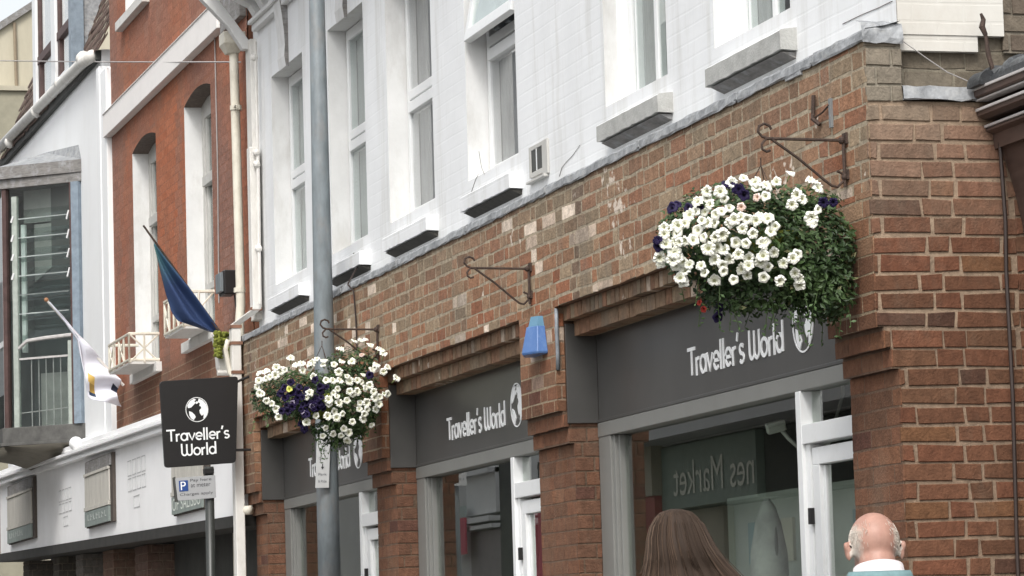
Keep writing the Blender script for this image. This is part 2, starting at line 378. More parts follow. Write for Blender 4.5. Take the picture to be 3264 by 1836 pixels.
def ribbon(mb, fr, pts, w, n0, n1):
    L = len(pts); lf, rt = [], []
    for i, p in enumerate(pts):
        a = pts[max(i-1, 0)]; b = pts[min(i+1, L-1)]
        if i == 0: a = p
        if i == L-1: b = p
        dx, dy = b[0]-a[0], b[1]-a[1]; d = math.hypot(dx, dy) or 1; dx, dy = dx/d, dy/d
        x, y = p
        if i == 0 and math.hypot(p[0]-pts[-1][0], p[1]-pts[-1][1]) > .01*w: x -= dx*w*.35; y -= dy*w*.35
        lf.append((x-dy*w/2, y+dx*w/2)); rt.append((x+dy*w/2, y-dx*w/2))
    for i in range(L-1):
        mb.prism(fr, [rt[i], rt[i+1], lf[i+1], lf[i]], n0, n1)
def lettering(mb, fr, text, u, v, width, h, wt, n0, n1):
    tot = sum(GL[c][0] for c in text); s = width/tot; x = 0
    for i, c in enumerate(text):
        adv, st = GL[c]
        for q, s_ in enumerate(st):
            ribbon(mb, fr, [(u+(x+p[0])*s, v+p[1]*h) for p in s_], wt, n0, n1 + (i % 2)*.0006 + q*.0003)
        x += adv
def blob(cx, cy, pts, r): return [(cx+a*r, cy+b*r) for a, b in pts]
LAND = [
 [(-.25, .90), (-.62, .70), (-.88, .35), (-.80, .12), (-.52, .18), (-.30, .38), (-.12, .55), (-.22, .70), (-.05, .82)],
 [(-.72, -.12), (-.45, -.22), (-.20, -.45), (-.12, -.62), (-.32, -.88), (-.55, -.72), (-.70, -.45)],
 [(.18, .92), (.55, .75), (.85, .42), (.97, .02), (.92, -.38), (.68, -.70), (.56, -.74), (.62, -.40), (.42, -.52), (.26, -.30), (.22, -.06), (.40, .12), (.34, .26), (.22, .30), (.28, .52), (.08, .62)],
 [(-.12, .62), (.02, .70), (.12, .58), (.02, .47), (-.10, .50)]]
def globe(mb, fr, cx, cy, rx, ry, n0, n1):
    for i, poly in enumerate(LAND):
        poly = poly[::-1]
        mb.prism(fr, [(cx+a*rx, cy+b*ry) for a, b in poly], n0, n1+i*.0004)
    c = [(cx+rx*math.cos(R(t)), cy+ry*math.sin(R(t))) for t in range(0, 361, 12)]
    ribbon(mb, fr, c, min(rx, ry)*.06, n0, n1-.0004)
def text_obj(body, fr, u, v, n, size, width, m, parent, name, height=None, ext=.002):
    cu = bpy.data.curves.new('t', 'FONT'); cu.body = body; cu.size = 1; cu.extrude = 0
    to = bpy.data.objects.new('t', cu); C.objects.link(to); bpy.context.view_layer.update()
    me = to.to_mesh(); vs = [x.co.copy() for x in me.vertices]; fs = [tuple(p.vertices) for p in me.polygons]
    to.to_mesh_clear(); bpy.data.objects.remove(to); 
    x0 = min(p.x for p in vs); x1 = max(p.x for p in vs); y0 = min(p.y for p in vs); y1 = max(p.y for p in vs)
    sx = width/(x1-x0); sy = (height/(y1-y0)) if height else sx
    mb = MB(); mb.v = [fr(u+(p.x-x0)*sx, v+(p.y-y0)*sy, n) for p in vs]; mb.f = fs; mb.c = [None]*len(fs); mb.m = [0]*len(fs)
    return mb.build(name, m, parent)

# ================================================================== GROUND
g = MB().box(WORLD, -120, 60, -60, 60, -.4, -.11).build('ground', M['asphalt']); tag(g, kind='structure')
g = MB().box(WORLD, -119.9, 59.9, -6.6, -1.9, -.3, -.106).build('road', M['asphalt']); tag(g, kind='structure')
g = MB().box(WORLD, -119.8, 59.8, -1.9, .6, -.3, 0).build('pavement', M['paving'], bevel=.01); tag(g, kind='structure')
g = MB().box(WORLD, -119.8, 59.8, -8.1, -6.6, -.3, 0).build('opposite_pavement', M['paving'], bevel=.01); tag(g, kind='structure')

# ================================================================== CORNER SHOP BUILDING
shop = thing('corner_shop_building', 'corner building with white painted upper floor above brick shopfront with three grey signs', 'building')
def grime(z, top=3.75, h=.5): return max(0, min(1, (z-(top-h))/h))
def col_front(u, v, rg):
    r = rg.random(); base = lerp3((.285, .135, .078), (.315, .205, .135), rg.random())
    if r < .20: base = lerp3(base, (.30, .115, .065), .75)
    elif r < .17: base = (.15, .095, .072)
    elif r < .36: base = (.31, .235, .165)
    gz = grime(v)*.75*(0.5+.5*noise.noise((u*.7, v*2, 1.3)) + .2)
    gz = max(gz, .35*max(0, noise.noise((u*1.1, v*1.6, 7))))
    base = lerp3(base, (.225, .185, .14), max(0, min(.8, gz*1.15)))
    sp = noise.noise((u*.55+3, v*1.3, 4.2))
    if v < 3.7 and rg.random() < .035 + max(0, sp-.0)*.32: base = lerp3((.74, .64, .56), (.50, .40, .33), rg.random())
    dk = noise.noise((u*3.1, v*.35, 12)); base = lerp3(base, (.12, .10, .085), max(0, min(.65, (dk-.22)*2.2)))
    k = rg.uniform(.80, 1.12); return tuple(x*k*w_ for x, w_ in zip(base, (1.02, .99, .93)))
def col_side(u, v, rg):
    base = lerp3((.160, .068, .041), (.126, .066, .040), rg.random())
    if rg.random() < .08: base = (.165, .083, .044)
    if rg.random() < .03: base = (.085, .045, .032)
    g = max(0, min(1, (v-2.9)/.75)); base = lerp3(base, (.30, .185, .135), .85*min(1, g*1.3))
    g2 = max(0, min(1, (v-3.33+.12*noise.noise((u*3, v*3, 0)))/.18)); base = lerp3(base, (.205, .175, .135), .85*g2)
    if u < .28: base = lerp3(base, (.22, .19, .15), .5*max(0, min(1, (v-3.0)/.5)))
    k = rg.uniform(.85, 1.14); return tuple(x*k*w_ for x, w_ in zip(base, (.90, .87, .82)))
def col_pier(u, v, rg):
    base = lerp3((.175, .080, .049), (.135, .070, .045), rg.random())
    if rg.random() < .10: base = (.18, .085, .05)
    if rg.random() < .04: base = (.10, .045, .034)
    k = rg.uniform(.82, 1.12); return tuple(x*k*w_ for x, w_ in zip(base, (1.01, .99, .91)))
MS = (.235, .170, .120)
XL = -12.72
# spandrel
b = MB(); brick_wall(b, FAC, XL, 0, 3.13, 3.735, 0, colf=col_front, seed=4, rec=.0012, jit=.0055, joint=.015, wob=.028)
b.box(FAC, XL, -.10, 3.132, 3.73, -.4, -.016, (.2, .12, .08))
b.build('brick_spandrel', M['brickf'], shop)
PIERS = [(XL, -12.30), (-8.83, -8.30), (-5.10, -4.43), (-.53, 0)]
# soldier steps over each bay
b = MB()
for (p0, p1), (q0, q1) in zip(PIERS, PIERS[1:]):
    rg = random.Random(int(p1*10))
    for lv, (z0, z1, nn) in enumerate([(3.055, 3.13, -.045), (2.975, 3.055, -.10)]):
        x = p1
        while x < q0:
            L = .063+rg.uniform(-.006, .008) if lv == 0 else .10+rg.uniform(-.02, .11)
            c = col_front(x, 3.3, rg); c = lerp3(c, (.20, .145, .10), .5)
            b.box(FAC, x+.004, min(x+L, q0), z0+rg.uniform(0, .004), z1-.002, nn-.1, nn+rg.uniform(-.003, .002), c, back=False); x += L+.006
        b.box(FAC, p1, q0, z0+.004, z1, -.3, nn-.006, (.25, .20, .14))
b.build('arch_course', M['brickf'], shop)
# piers: upper block, two corbel courses, shaft
def pier(p0, p1, corner=False, seed=1):
    b = MB()
    lv = [(2.585, 3.13, 0), (2.502, 2.585, -.03), (2.418, 2.502, -.06), (0, 2.418, -.09)]
    for i, (z0, z1, n) in enumerate(lv):
        cf = (lambda u, v, rg: lerp3(col_pier(u, v, rg), col_front(u, v, rg), max(0, min(1, (v-2.65)/.4))))
        brick_wall(b, FAC, p0, p1, z0, z1, n, colf=cf, mortar=(.135, .085, .058) if z1 < 2.6 else (.32, .25, .17), seed=seed+i, mode='stretcher', jit=.003, rec=.0012)
        if not corner:
            RV = Fr((p1, 0, 0), (0, 1, 0), N=(1, 0, 0))
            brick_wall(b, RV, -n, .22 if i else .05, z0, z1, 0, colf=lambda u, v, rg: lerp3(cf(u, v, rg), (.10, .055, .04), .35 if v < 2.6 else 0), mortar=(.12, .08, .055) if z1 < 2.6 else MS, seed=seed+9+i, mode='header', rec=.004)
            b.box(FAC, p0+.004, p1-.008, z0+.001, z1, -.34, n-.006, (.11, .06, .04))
        else:
            b.box(FAC, p0+.004, p1-.02, z0+.001, z1, -.34, n-.006, (.11, .06, .04))
    return b.build('brick_pier', M['brick'], shop)
for i, (p0, p1) in enumerate(PIERS): pier(p0, p1, i == 3, 20+i*10)
# side wall (x = 0): pilaster full height, the rest up to the lead strip, recessed brick above
b = MB()
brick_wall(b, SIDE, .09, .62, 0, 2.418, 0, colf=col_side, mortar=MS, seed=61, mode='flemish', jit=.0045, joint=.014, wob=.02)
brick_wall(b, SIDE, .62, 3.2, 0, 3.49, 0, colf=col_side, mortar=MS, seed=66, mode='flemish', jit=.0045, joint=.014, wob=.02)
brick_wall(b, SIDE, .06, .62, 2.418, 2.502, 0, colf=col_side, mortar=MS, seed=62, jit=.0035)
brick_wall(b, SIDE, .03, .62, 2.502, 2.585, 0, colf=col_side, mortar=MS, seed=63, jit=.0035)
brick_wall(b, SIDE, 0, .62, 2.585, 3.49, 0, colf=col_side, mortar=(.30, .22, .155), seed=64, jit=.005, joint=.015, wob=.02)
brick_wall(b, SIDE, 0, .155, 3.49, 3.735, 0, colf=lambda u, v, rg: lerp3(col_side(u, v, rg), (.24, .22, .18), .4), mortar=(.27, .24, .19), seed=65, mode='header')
RC = Fr((-.06, 0, 0), (0, 1, 0), N=(1, 0, 0))
brick_wall(b, RC, .16, 3.2, 3.49, 4.3, 0, colf=lambda u, v, rg: lerp3((.17, .145, .11), (.115, .095, .07), rg.random()), mortar=(.21, .185, .14), seed=68, jit=.005, rec=.003)
b.box(SIDE, .1, 3.2, 0, 3.485, -.3, -.012, MS, back=False); b.box(SIDE, .005, .152, 2.6, 3.73, -.3, -.012, MS, back=False)
b.box(SIDE, .165, 3.2, 3.5, 4.3, -.3, -.075, MS, back=False)
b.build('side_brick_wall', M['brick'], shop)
# lead flashing
def lead_strip(b, fr, u0, u1, prof, seed, step=.09):
    rg = random.Random(seed); us = []; u = u0
    while u < u1: us.append(u); u += step
    us.append(u1); rings = []
    for u in us:
        rings.append([fr(u, v + rg.uniform(-.004, .004), n + rg.uniform(-.003, .004)) for v, n in prof])
    for a, c in zip(rings, rings[1:]):
        for j in range(len(prof)-1): b.face([a[j], c[j], c[j+1], a[j+1]])
b = MB()
prof = [(3.735, -.004), (3.727, .009), (3.735, .013), (3.768, .010), (3.778, .002), (3.79, -.08), (3.81, -.15)]
for x0, x1 in [(XL, -10.9), (-10.89, -9.3), (-9.29, -7.7), (-7.69, -6.1), (-6.09, -4.5), (-4.49, -2.9), (-2.89, -1.5), (-1.49, -.56), (-.555, .016)]:
    lead_strip(b, FAC, x0, x1, prof, int(x0*100))
    if x1 < 0: b.box(FAC, x1-.02, x1+.012, 3.740, 3.770, .0, .0155)
b.box(FAC, -.88, -.70, 3.715, 3.735, -.01, .012)
lead_strip(b, SIDE, -.016, .16, [(3.728, -.004), (3.722, .012), (3.74, .016), (3.775, .012), (3.80, 0), (3.82, -.05)], 5, .03)
b.build('lead_flashing', M['lead'], shop, smooth=False)
b = MB(); rgx = random.Random(3)
lead_strip(b, SIDE, .15, .62, [(3.497, .002), (3.492, .014), (3.5, .018), (3.548, .012), (3.562, -.06)], 6, .05)
b.build('lead_strip', M['lead'], shop)

# upper white wall, y = .15
WINX = [(-12.11, -11.03), (-10.21, -9.15), (-8.53, -7.385), (-6.60, -5.53), (-3.90, -2.90), (-2.21, -1.21)]
HS = [(a, c, 4.10, 5.665) for a, c in WINX]
WF = Fr((0, .15, 0), (1, 0, 0), N=(0, -1, 0))
b = MB(); wall_holes(b, WF, -12.74, -.02, 3.74, 6.25, 0, HS, .19)
b.face([WF(-12.74, 3.74, 0), WF(-12.74, 6.25, 0), WF(-12.74, 6.25, -.4), WF(-12.74, 3.74, -.4)])
b.build('upper_wall', [M['white'], M['reveal']], shop)
b = MB(); SW = Fr((-.02, 0, 0), (0, 1, 0), N=(1, 0, 0))
b.box(SW, .1535, .615, 3.765, 6.25, -.29, 0)
b.box(WORLD, -.3, -.025, .152, .5, 3.70, 3.764); b.build('upper_side_wall', M['whiteside'], shop)
b = MB(); brick_wall(b, Fr((-.03, 0, 0), (0, 1, 0), N=(1, 0, 0)), .616, 3.2, 3.70, 6.2, 0, colf=lambda u, v, rg: lerp3((.15, .125, .095), (.11, .085, .065), rg.random()), mortar=(.19, .165, .13), seed=77, jit=.004)
b.box(SW, .62, 3.2, 3.71, 6.2, -.3, -.03, (.15, .12, .09)); b.build('upper_side_brick', M['brick'], shop)
b = MB(); b.box(WORLD, -12.72, -.33, .5, 6, 3.9, 6.2); b.box(WORLD, -12.72, -.33, 3.2, 6, 0, 3.9); b.build('rear_block', M['dark'], shop)

def upper_window(x0, x1, idx):
    F = Fr((0, .28, 0), (1, 0, 0), N=(0, -1, 0))
    b = MB(); fw = .055
    w = b.box(F, x0+.012, x0+.012+fw, 4.125, 5.66, -.06, 0)
    b.box(F, x1-fw, x1-.0, 4.1, 5.66, -.06, 0)
    b.box(F, x0+.012+fw, x1-fw, 5.585, 5.66, -.06, -.002)
    if idx < 4:
        b.box(F, x0+.012+fw, x1-fw, 4.892, 4.952, -.06, .0)      # upper casement bottom rail
        b.box(F, x0+.012+fw, x1-fw, 4.805, 4.872, -.06, .012)    # lower casement head
        b.box(F, x0+.012+fw, x1-fw, 4.87, 4.894, -.06, -.035)
        b.box(F, x0+.012+fw, x1-fw, 4.125, 4.18, -.06, -.0)
        b.box(F, x0+.012, x1, 4.086, 4.124, -.08, .03)
        zs = [(4.18, 4.805), (4.952, 5.585)]
        mx = []
    else:
        b.box(F, x0+.012+fw, x1-fw, 4.1, 4.155, -.06, -.002)
        b.box(F, x0-.0, x0+.011, 4.1, 5.66, -.05, .06); b.box(F, x0+.088, x0+.11, 4.156, 5.58, -.05, -.012)
        mm = x0+.42; b.box(F, mm, mm+.05, 4.156, 5.584, -.05, -.004)
        zs = [(4.155, 5.585)]; mx = [mm]
    o = b.build('window', M['frame'], shop, bevel=.004)
    for i, (z0, z1) in enumerate(zs):
        if idx == 3 and i == 1: continue
        p = MB(); p.box(F, x0+.075, x1-.06, z0-.01, z1+.01, -.020, -.014); p.build('pane', M['skyglass'] if idx in (2, 3) else M['glass'], o)
    if idx == 3:   # open top-hung casement
        a = R(10.5); S = Fr((0, .28, 5.60), (1, 0, 0), V=(0, math.sin(a), math.cos(a)), N=(0, -math.cos(a), math.sin(a)))
        s = MB(); s.box(S, x0+.03, x0+.10, -.69, 0, -.025, .02); s.box(S, x1-.10, x1-.03, -.69, 0, -.025, .02)
        s.box(S, x0+.10, x1-.10, -.69, -.62, -.025, .02); s.box(S, x0+.10, x1-.10, -.07, 0, -.025, .02)
        so_ = s.build('open_casement', M['frame'], o, bevel=.004)
        p = MB(); p.box(S, x0+.095, x1-.095, -.63, -.06, -.004, .004); p.build('pane', M['glass'], so_)
        p = MB(); p.box(S, x0+.095, x1-.095, -.63, -.06, -.014, -.008); p.build('pane_backing', mat('sky_glare_white', (.9, .9, .9), .8), so_)  # white sheet added behind the pane as painted sky glare
        for q0, q1, zz in ((.25, .33, 4.985), (.5, .56, 5.0)): k = MB(); k.box(F, x0+q0, x0+q1, 4.955, zz, -.03, .02); k.build("window_stay", M["galv"], o)
    c = MB(); n = 46     # net curtain in folds behind the glass
    rg = random.Random(idx)
    split = {3: .62, 2: .66, 4: .3, 5: .35}.get(idx, 1.0)
    def fn(i, j): return (x0+.06+(x1-x0-.1)*i*split, .345+.012*math.sin(i*60+rg.random()*.2)+.006*math.sin(i*23), 4.12+1.5*j)
    c.grid(fn, n, 1); c.build('curtain', M['curtain' if idx < 2 else 'curtaingrey'], o, smooth=True)
    c = MB(); c.box(WORLD, x0+.02, x1-.02, .48, .49, 4.1, 5.66); c.build('room_back', M['dark'] if idx not in (0, 1) else M['intwall'], o)
    # sill
    s = MB(); sx0, sx1 = x0+.08, x1+.07
    rg = random.Random(idx+50); nseg = 22; rings = []
    for i in range(nseg+1):
        u = sx0+(sx1-sx0)*i/nseg; e = rg.uniform(-.003, .003)
        rings.append([FAC(u, 3.992, -.078), FAC(u, 3.985+e*.3, -.070), FAC(u, 3.904+e, -.072+abs(e)), FAC(u, 3.904+e, -.085), FAC(u, 3.90, -.153), FAC(u, 4.002, -.153)])
    n0 = len(s.f); s.loft(rings); nr = len(rings[0])
    for q in range(n0, len(s.f)):
        if (q-n0) % nr in (4, 5, 0) or idx < 4: s.m[q] = 1
    sl_ = s.build('window_sill', [M['sillgrey'], M['white']], o)
    s = MB(); s.prism(Fr((sx0+.03, 0, 0), (0, 1, 0), N=(1, 0, 0)), [(.152, 3.866), (.152, 3.896), (.084, 3.896)], 0, sx1-sx0-.05); s.build('sill_underside', M['soffitshade'] if idx < 4 else M['oak'], sl_)  # underside coloured dark to stand in for the shade below the sill
    return o
for i, (a, c) in enumerate(WINX): upper_window(a, c, i)
# keystones with curled profile
for x0, x1 in WINX[:2]:
    xc = (x0+x1)/2 - .02; b = MB()
    pr = [(5.64, .0), (5.64, .05), (5.72, .075), (5.80, .06), (5.90, .07), (6.02, .10), (6.12, .13), (6.2, .13), (6.2, 0)]
    poly = [(z, n) for z, n in pr]
    K = Fr((xc-.13, .15, 0), (0, 0, 1), V=(0, -1, 0), N=(1, 0, 0))
    poly = [(z, n*.45) for z, n in poly]; b.prism(K, poly, 0, .24); kb = b.build('keystone', M['reveal'], shop, bevel=.004)
    b = MB(); b.prism(K, [(z, max(0, n-.001)) for z, n in poly], .2405, .2425); b.build('keystone_side', M['oak'], kb)
# eaves cornice with modillions
b = MB()
b.box(WF, -12.55, -.0, 6.09, 6.14, 0, .05); b.box(WF, -12.55, 0, 6.14, 6.17, 0, .08)
b.box(WF, -12.6, 0, 6.40, 6.52, 0, .36); b.box(WF, -12.62, 0, 6.52, 6.62, 0, .42)
x = -12.45
while x < -.1:
    K = Fr((x, .15, 0), (0, 0, 1), V=(0, -1, 0), N=(1, 0, 0))
    b.prism(K, [(6.18, 0), (6.18, .06), (6.25, .10), (6.30, .20), (6.36, .30), (6.40, .30), (6.40, 0)], 0, .13); x += .30
b.build('eaves_cornice', M['reveal'], shop, bevel=.004)
b = MB(); K = Fr((-12.78, .15, 0), (0, 0, 1), V=(0, -1, 0), N=(1, 0, 0))
b.prism(K, [(6.02, .0), (6.06, .05), (6.2, .15), (6.45, .34), (6.45, .42), (6.38, .42), (6.15, .20), (5.98, .09), (5.98, 0)], 0, .09)
b.build('cornice_bracket', M['reveal'], shop, bevel=.005)
b = MB(); b.box(WF, -12.80, -12.62, 3.9, 6.05, -.05, .05); b.build('corner_strip', M['whitepipe'], shop, bevel=.006)
b = MB(); b.box(WORLD, -12.8, .1, .0, 6, 6.62, 7.0); b.build('parapet', M['reveal'], shop)

# ------------------------------------------------------------------ shop bays
SY = .22
SF = Fr((0, SY, 0), (1, 0, 0), N=(0, -1, 0))
BAYS = [(-12.30, -8.83), (-8.30, -5.10), (-4.43, -.53)]
TXT = [(-11.42, -10.11), (-7.50, -6.19), (-2.94, -1.62)]
MULL = [-9.86, -6.10, -1.50]
for bi, (x0, x1) in enumerate(BAYS):
    b = MB(); b.box(SF, x0+.016, x1, 2.535, 3.03, -.05, 0)
    b.box(Fr((x0+.002, 0, 0), (0, 1, 0), N=(1, 0, 0)), .052, SY, 2.52, 3.04, -.0, .014)
    b.box(SF, x0+.016, x1, 2.52, 2.536, -.05, .006)
    sg = b.build('shop_sign', M['signgrey'], shop, bevel=.002); sg['label'] = 'dark grey sign board with white lettering and a globe emblem'
    b = MB(); t0, t1 = TXT[bi]; lettering(b, SF, "Traveller's World", t0, 2.637, t1-t0, .135, .017, .001, .006)
    b.build('lettering', M['lettering'], sg)
    b = MB(); globe(b, SF, t1+.115+.125, 2.733, .122, .122, .001, .006); b.build('globe_emblem', M['lettering'], sg)
    # window frame: head, stiles, mullion, door
    mu = MULL[bi]; b = MB(); FT, FB = 2.535, 2.445
    b.box(SF, x0, x1, FB, FT-.016, -.09, .004)
    b.box(SF, x0, x0+.20, 0, FB, -.02, 0); b.box(SF, x0+.2, x0+.235, .45, FB-.002, -.08, -.012); b.box(SF, x0+.235, x0+.262, .45, FB-.002, -.08, -.03)
    b.box(SF, x0, x1, .0, .42, -.08, -.004); b.box(SF, x0+.26, mu, .42, .5, -.07, -.01)
    wf_ = b.build('shop_window', M['framegrey'], shop, bevel=.003)
    b = MB(); b.box(SF, mu, mu+.06, .42, FB-.001, -.09, .008); b.box(SF, mu+.061, x1, 2.21, 2.295, -.08, .006); b.box(SF, mu+.061, mu+.11, .1, 2.209, -.08, -.01)
    b.build('mullion', M['frame'], wf_, bevel=.003)
    b = MB(); b.box(SF, mu+.2, x1, 2.115, 2.19, -.06, -.012); b.box(SF, mu+.13, mu+.21, .1, 2.114, -.06, -.012); b.box(SF, mu+.13, mu+.2, 2.114, 2.19, -.06, -.012); b.box(SF, mu+.21, mu+.235, .4, 2.11, -.06, -.03)
    b.box(SF, mu+.21, x1, .1, .4, -.06, -.012)
    dr = b.build('shop_door', M['frame'], shop, bevel=.003)
    b = MB(); b.box(SF, mu+.105, mu+.135, 1.86, 1.93, -.03, .008); b.build('door_hinge', M['black'], dr)
    b = MB(); b.box(SF, mu+.22, x1, .38, 2.12, -.045, -.04); b.build('pane', M['shopglass'], dr)
    b = MB(); b.box(SF, x0+.25, mu+.01, .45, FB+.01, -.064, -.058); b.build('pane', M['shopglass'], wf_)
    b = MB(); b.box(SF, mu+.05, x1, 2.28, FB+.01, -.05, -.045); b.build('transom_pane', M['shopglass'], wf_)
# interior room
b = MB(); b.box(WORLD, -12.6, -.35, 3.05, 3.15, 0, 3.2); b.box(WORLD, -12.6, -.35, .3, 3.15, 3.04, 3.12); b.box(WORLD, -12.6, -.35, .32, 3.15, -.02, .02)
b.box(WORLD, -12.65, -12.5, .35, 3.1, 0, 3.1); b.box(WORLD, -4.9, -4.8, .4, 3.1, 0, 3.05); b.box(WORLD, -8.7, -8.6, .4, 3.1, 0, 3.05)
b.build('room_interior', M['intwall'], shop)
dk = mat('brightening_panel', (.40, .43, .40), .8, var=.12, scale=2); dk2 = mat('brightening_plinth', (.30, .29, .20), .8, var=.2)  # pale panels added behind the shop glass to brighten the windows
for x0, x1, z1 in ((-4.1, -2.05, 2.10), (-8.0, -6.6, 2.1), (-11.9, -10.6, 2.1)):
    b = MB(); b.box(WORLD, x0, x1, .80, .84, .3, z1); b.build('brightening_back_panel', dk, shop)
    b = MB(); b.box(WORLD, x0-.2, x1+.3, .35, .79, 0, .6); b.build('brightening_plinth', dk2, shop)  # raised plinth added with the panel, also to lighten the window
b = MB(); rgp = random.Random(4)
for q in range(8):
    x = -4.0+q*.24; z = 1.45+.30*(q % 2); b = MB(); b.box(WORLD, x, x+.16, .785, .799, z, z+.21); b.build('poster', mat('poster_%s' % 'abc'[q % 3], [(.5, .48, .40), (.20, .30, .33), (.45, .20, .15)][q % 3], .6), shop)
for x, z, w_, h_, c in ((-7.6, 1.75, .35, .45, (.62, .12, .17)), (-7.1, 1.6, .3, .5, (.55, .58, .56)), (-11.4, 1.6, .4, .5, (.55, .52, .12)), (-10.4, 1.7, .35, .4, (.5, .52, .5))):
    b = MB(); b.box(WORLD, x, x+w_, .76, .775, z, z+h_); b.build('poster', mat('poster_sheet', c, .6), shop)
b = MB(); b.box(WORLD, -4.6, -.5, 2.7, 3.0, 0, 2.0); b.box(WORLD, -4.6, -3.8, 2.2, 2.7, 0, 1.4); b.box(WORLD, -2.3, -1.6, 2.9, 3.02, 1.95, 2.12); b.box(WORLD, -8.4, -5.4, 2.4, 3.0, 0, 2.05)
b.build('display_shelving', M['dark'], shop)

# ================================================================== THINGS FIXED TO THE SHOP
def vent():
    t = thing('wall_vent', 'small white louvred vent on the white wall beside the open window', 'vent', (-5.13, .15, 3.98))
    b = MB(); b.box(WF, -5.29, -5.25, 3.93, 4.10, 0, .012); b.box(WF, -5.03, -4.93, 3.91, 4.10, 0, .014); b.box(WF, -5.25, -5.03, 4.075, 4.10, 0, .012); b.box(WF, -5.25, -5.03, 3.925, 3.955, 0, .012)
    b.box(WF, -5.30, -4.95, 3.895, 3.909, 0, .03)
    b.build('frame', M['sash'], t, bevel=.003)
    b = MB(); b.box(WF, -5.15, -5.137, 3.955, 4.075, .0095, .012); b.build('bar', M['frame'], t)
    b = MB(); b.box(WF, -5.249, -5.031, 3.956, 4.074, .001, .009); b.build('opening', M['dark'], t)
vent()

def bracket(x, ztop, L, label, name='basket_bracket', z0=None, curl=True):
    F = Fr((x, 0, ztop), (0, -1, 0), N=(1, 0, 0))      # u = out from the wall
    t = thing(name, label, 'bracket', (x, 0, ztop), group='wrought iron basket brackets')
    b = MB(); b.tube([F(.012, .02), F(.012, -.19)], .0075, 6); b.box(F, 0, .01, -.015, .03, -.02, .02); b.box(F, 0, .01, -.16, -.12, -.02, .02)
    b.sphere(F(.02, 0), .016, 8, 6); b.sphere(F(.014, -.15), .014, 8, 6); b.build('wall_bar', M['ironrust'], t)
    b = MB(); pts = [F(.01, 0), F(L*.5, .001), F(L, .006)]
    pts += [F(L + .025*math.cos(R(a)) - .0, .006+.03+.03*math.sin(R(a))) for a in range(-90, 100, 30)][1:]
    pts += [F(L+.0-.012, .06)]
    b.tube([F(.01, 0), F(L, .004)], .0065, 6)
    b.tube([F(L-.02, .002), F(L+.012, .012), F(L+.028, .032), F(L+.022, .054), F(L, .064), F(L-.022, .056), F(L-.03, .040)], .006, 6)
    b.tube([F(L-.005, .002), F(L+.014, -.02), F(L+.012, -.04), F(L-.006, -.05), F(L-.022, -.044)], .0055, 6)
    b.build('arm', M['ironrust'], t)
    b = MB(); b.tube([F(L-.03, 0), F(L*.6, -.075), F(L*.28, -.165), F(L*.2, -.185), F(.045, -.19), F(.018, -.165), F(.022, -.135), F(.045, -.125)], .006, 6)
    b.build('brace', M['ironrust'], t)
    return t
bracket(-.24, 3.365, .35, 'rusty scrolled iron bracket near the building corner holding the large petunia basket')
bracket(-4.84, 3.378, .34, 'empty rusty scrolled iron bracket on the wall above the blue alarm box')
bracket(-8.30, 3.395, .35, 'rusty iron bracket behind the lamp post holding the petunia basket with purple flowers')
t = thing('broken_bracket_stubs', 'two rusty iron stubs of a broken bracket high on the brick near the corner', 'bracket', (-.46, 0, 3.55))
b = MB(); b.tube([FAC(-.545, 3.60, .015), FAC(-.545, 3.52, .02), FAC(-.53, 3.50, .03), FAC(-.50, 3.47, .01)], .009, 6); b.tube([FAC(-.53, 3.503, .02), FAC(-.46, 3.515, .012), FAC(-.385, 3.535, .01)], .004, 5)
b.build('stub', M['ironrust'], t)
b = MB(); b.box(FAC, -.392, -.372, 3.44, 3.56, 0, .012); b.build('stub', M['galv'], t)

# alarm box
t = thing('alarm_box', 'bright blue tapered alarm box on the brick pier between two shop signs', 'alarm box', (-4.70, 0, 3.0))
def ring(z, hw, d): return [FAC(-4.70-hw, z, 0), FAC(-4.70-hw, z, d*.55), FAC(-4.70, z, d), FAC(-4.70+hw, z, d*.55), FAC(-4.70+hw, z, 0)]
b = MB(); b.loft([ring(2.90, .128, .10), ring(2.912, .132, .105), ring(3.05, .088, .075)]); b.build('housing', M['bluebox'], t, bevel=.003)
b = MB(); b.loft([ring(3.051, .078, .065), ring(3.105, .055, .05)]); b.build('lens', mat('teal_lens', (.10, .22, .32), .3), t)
# conduit on the pier edge
t = tag(MB().tube([FAC(-4.417, 3.12, -.008), FAC(-4.417, 3.0, -.006), FAC(-4.417, 2.9, -.008), FAC(-4.418, 2.80, -.007)], .011, 8).build('conduit', M['conduit'], smooth=True), 'grey conduit running down the pier edge beside the blue alarm box', 'conduit')

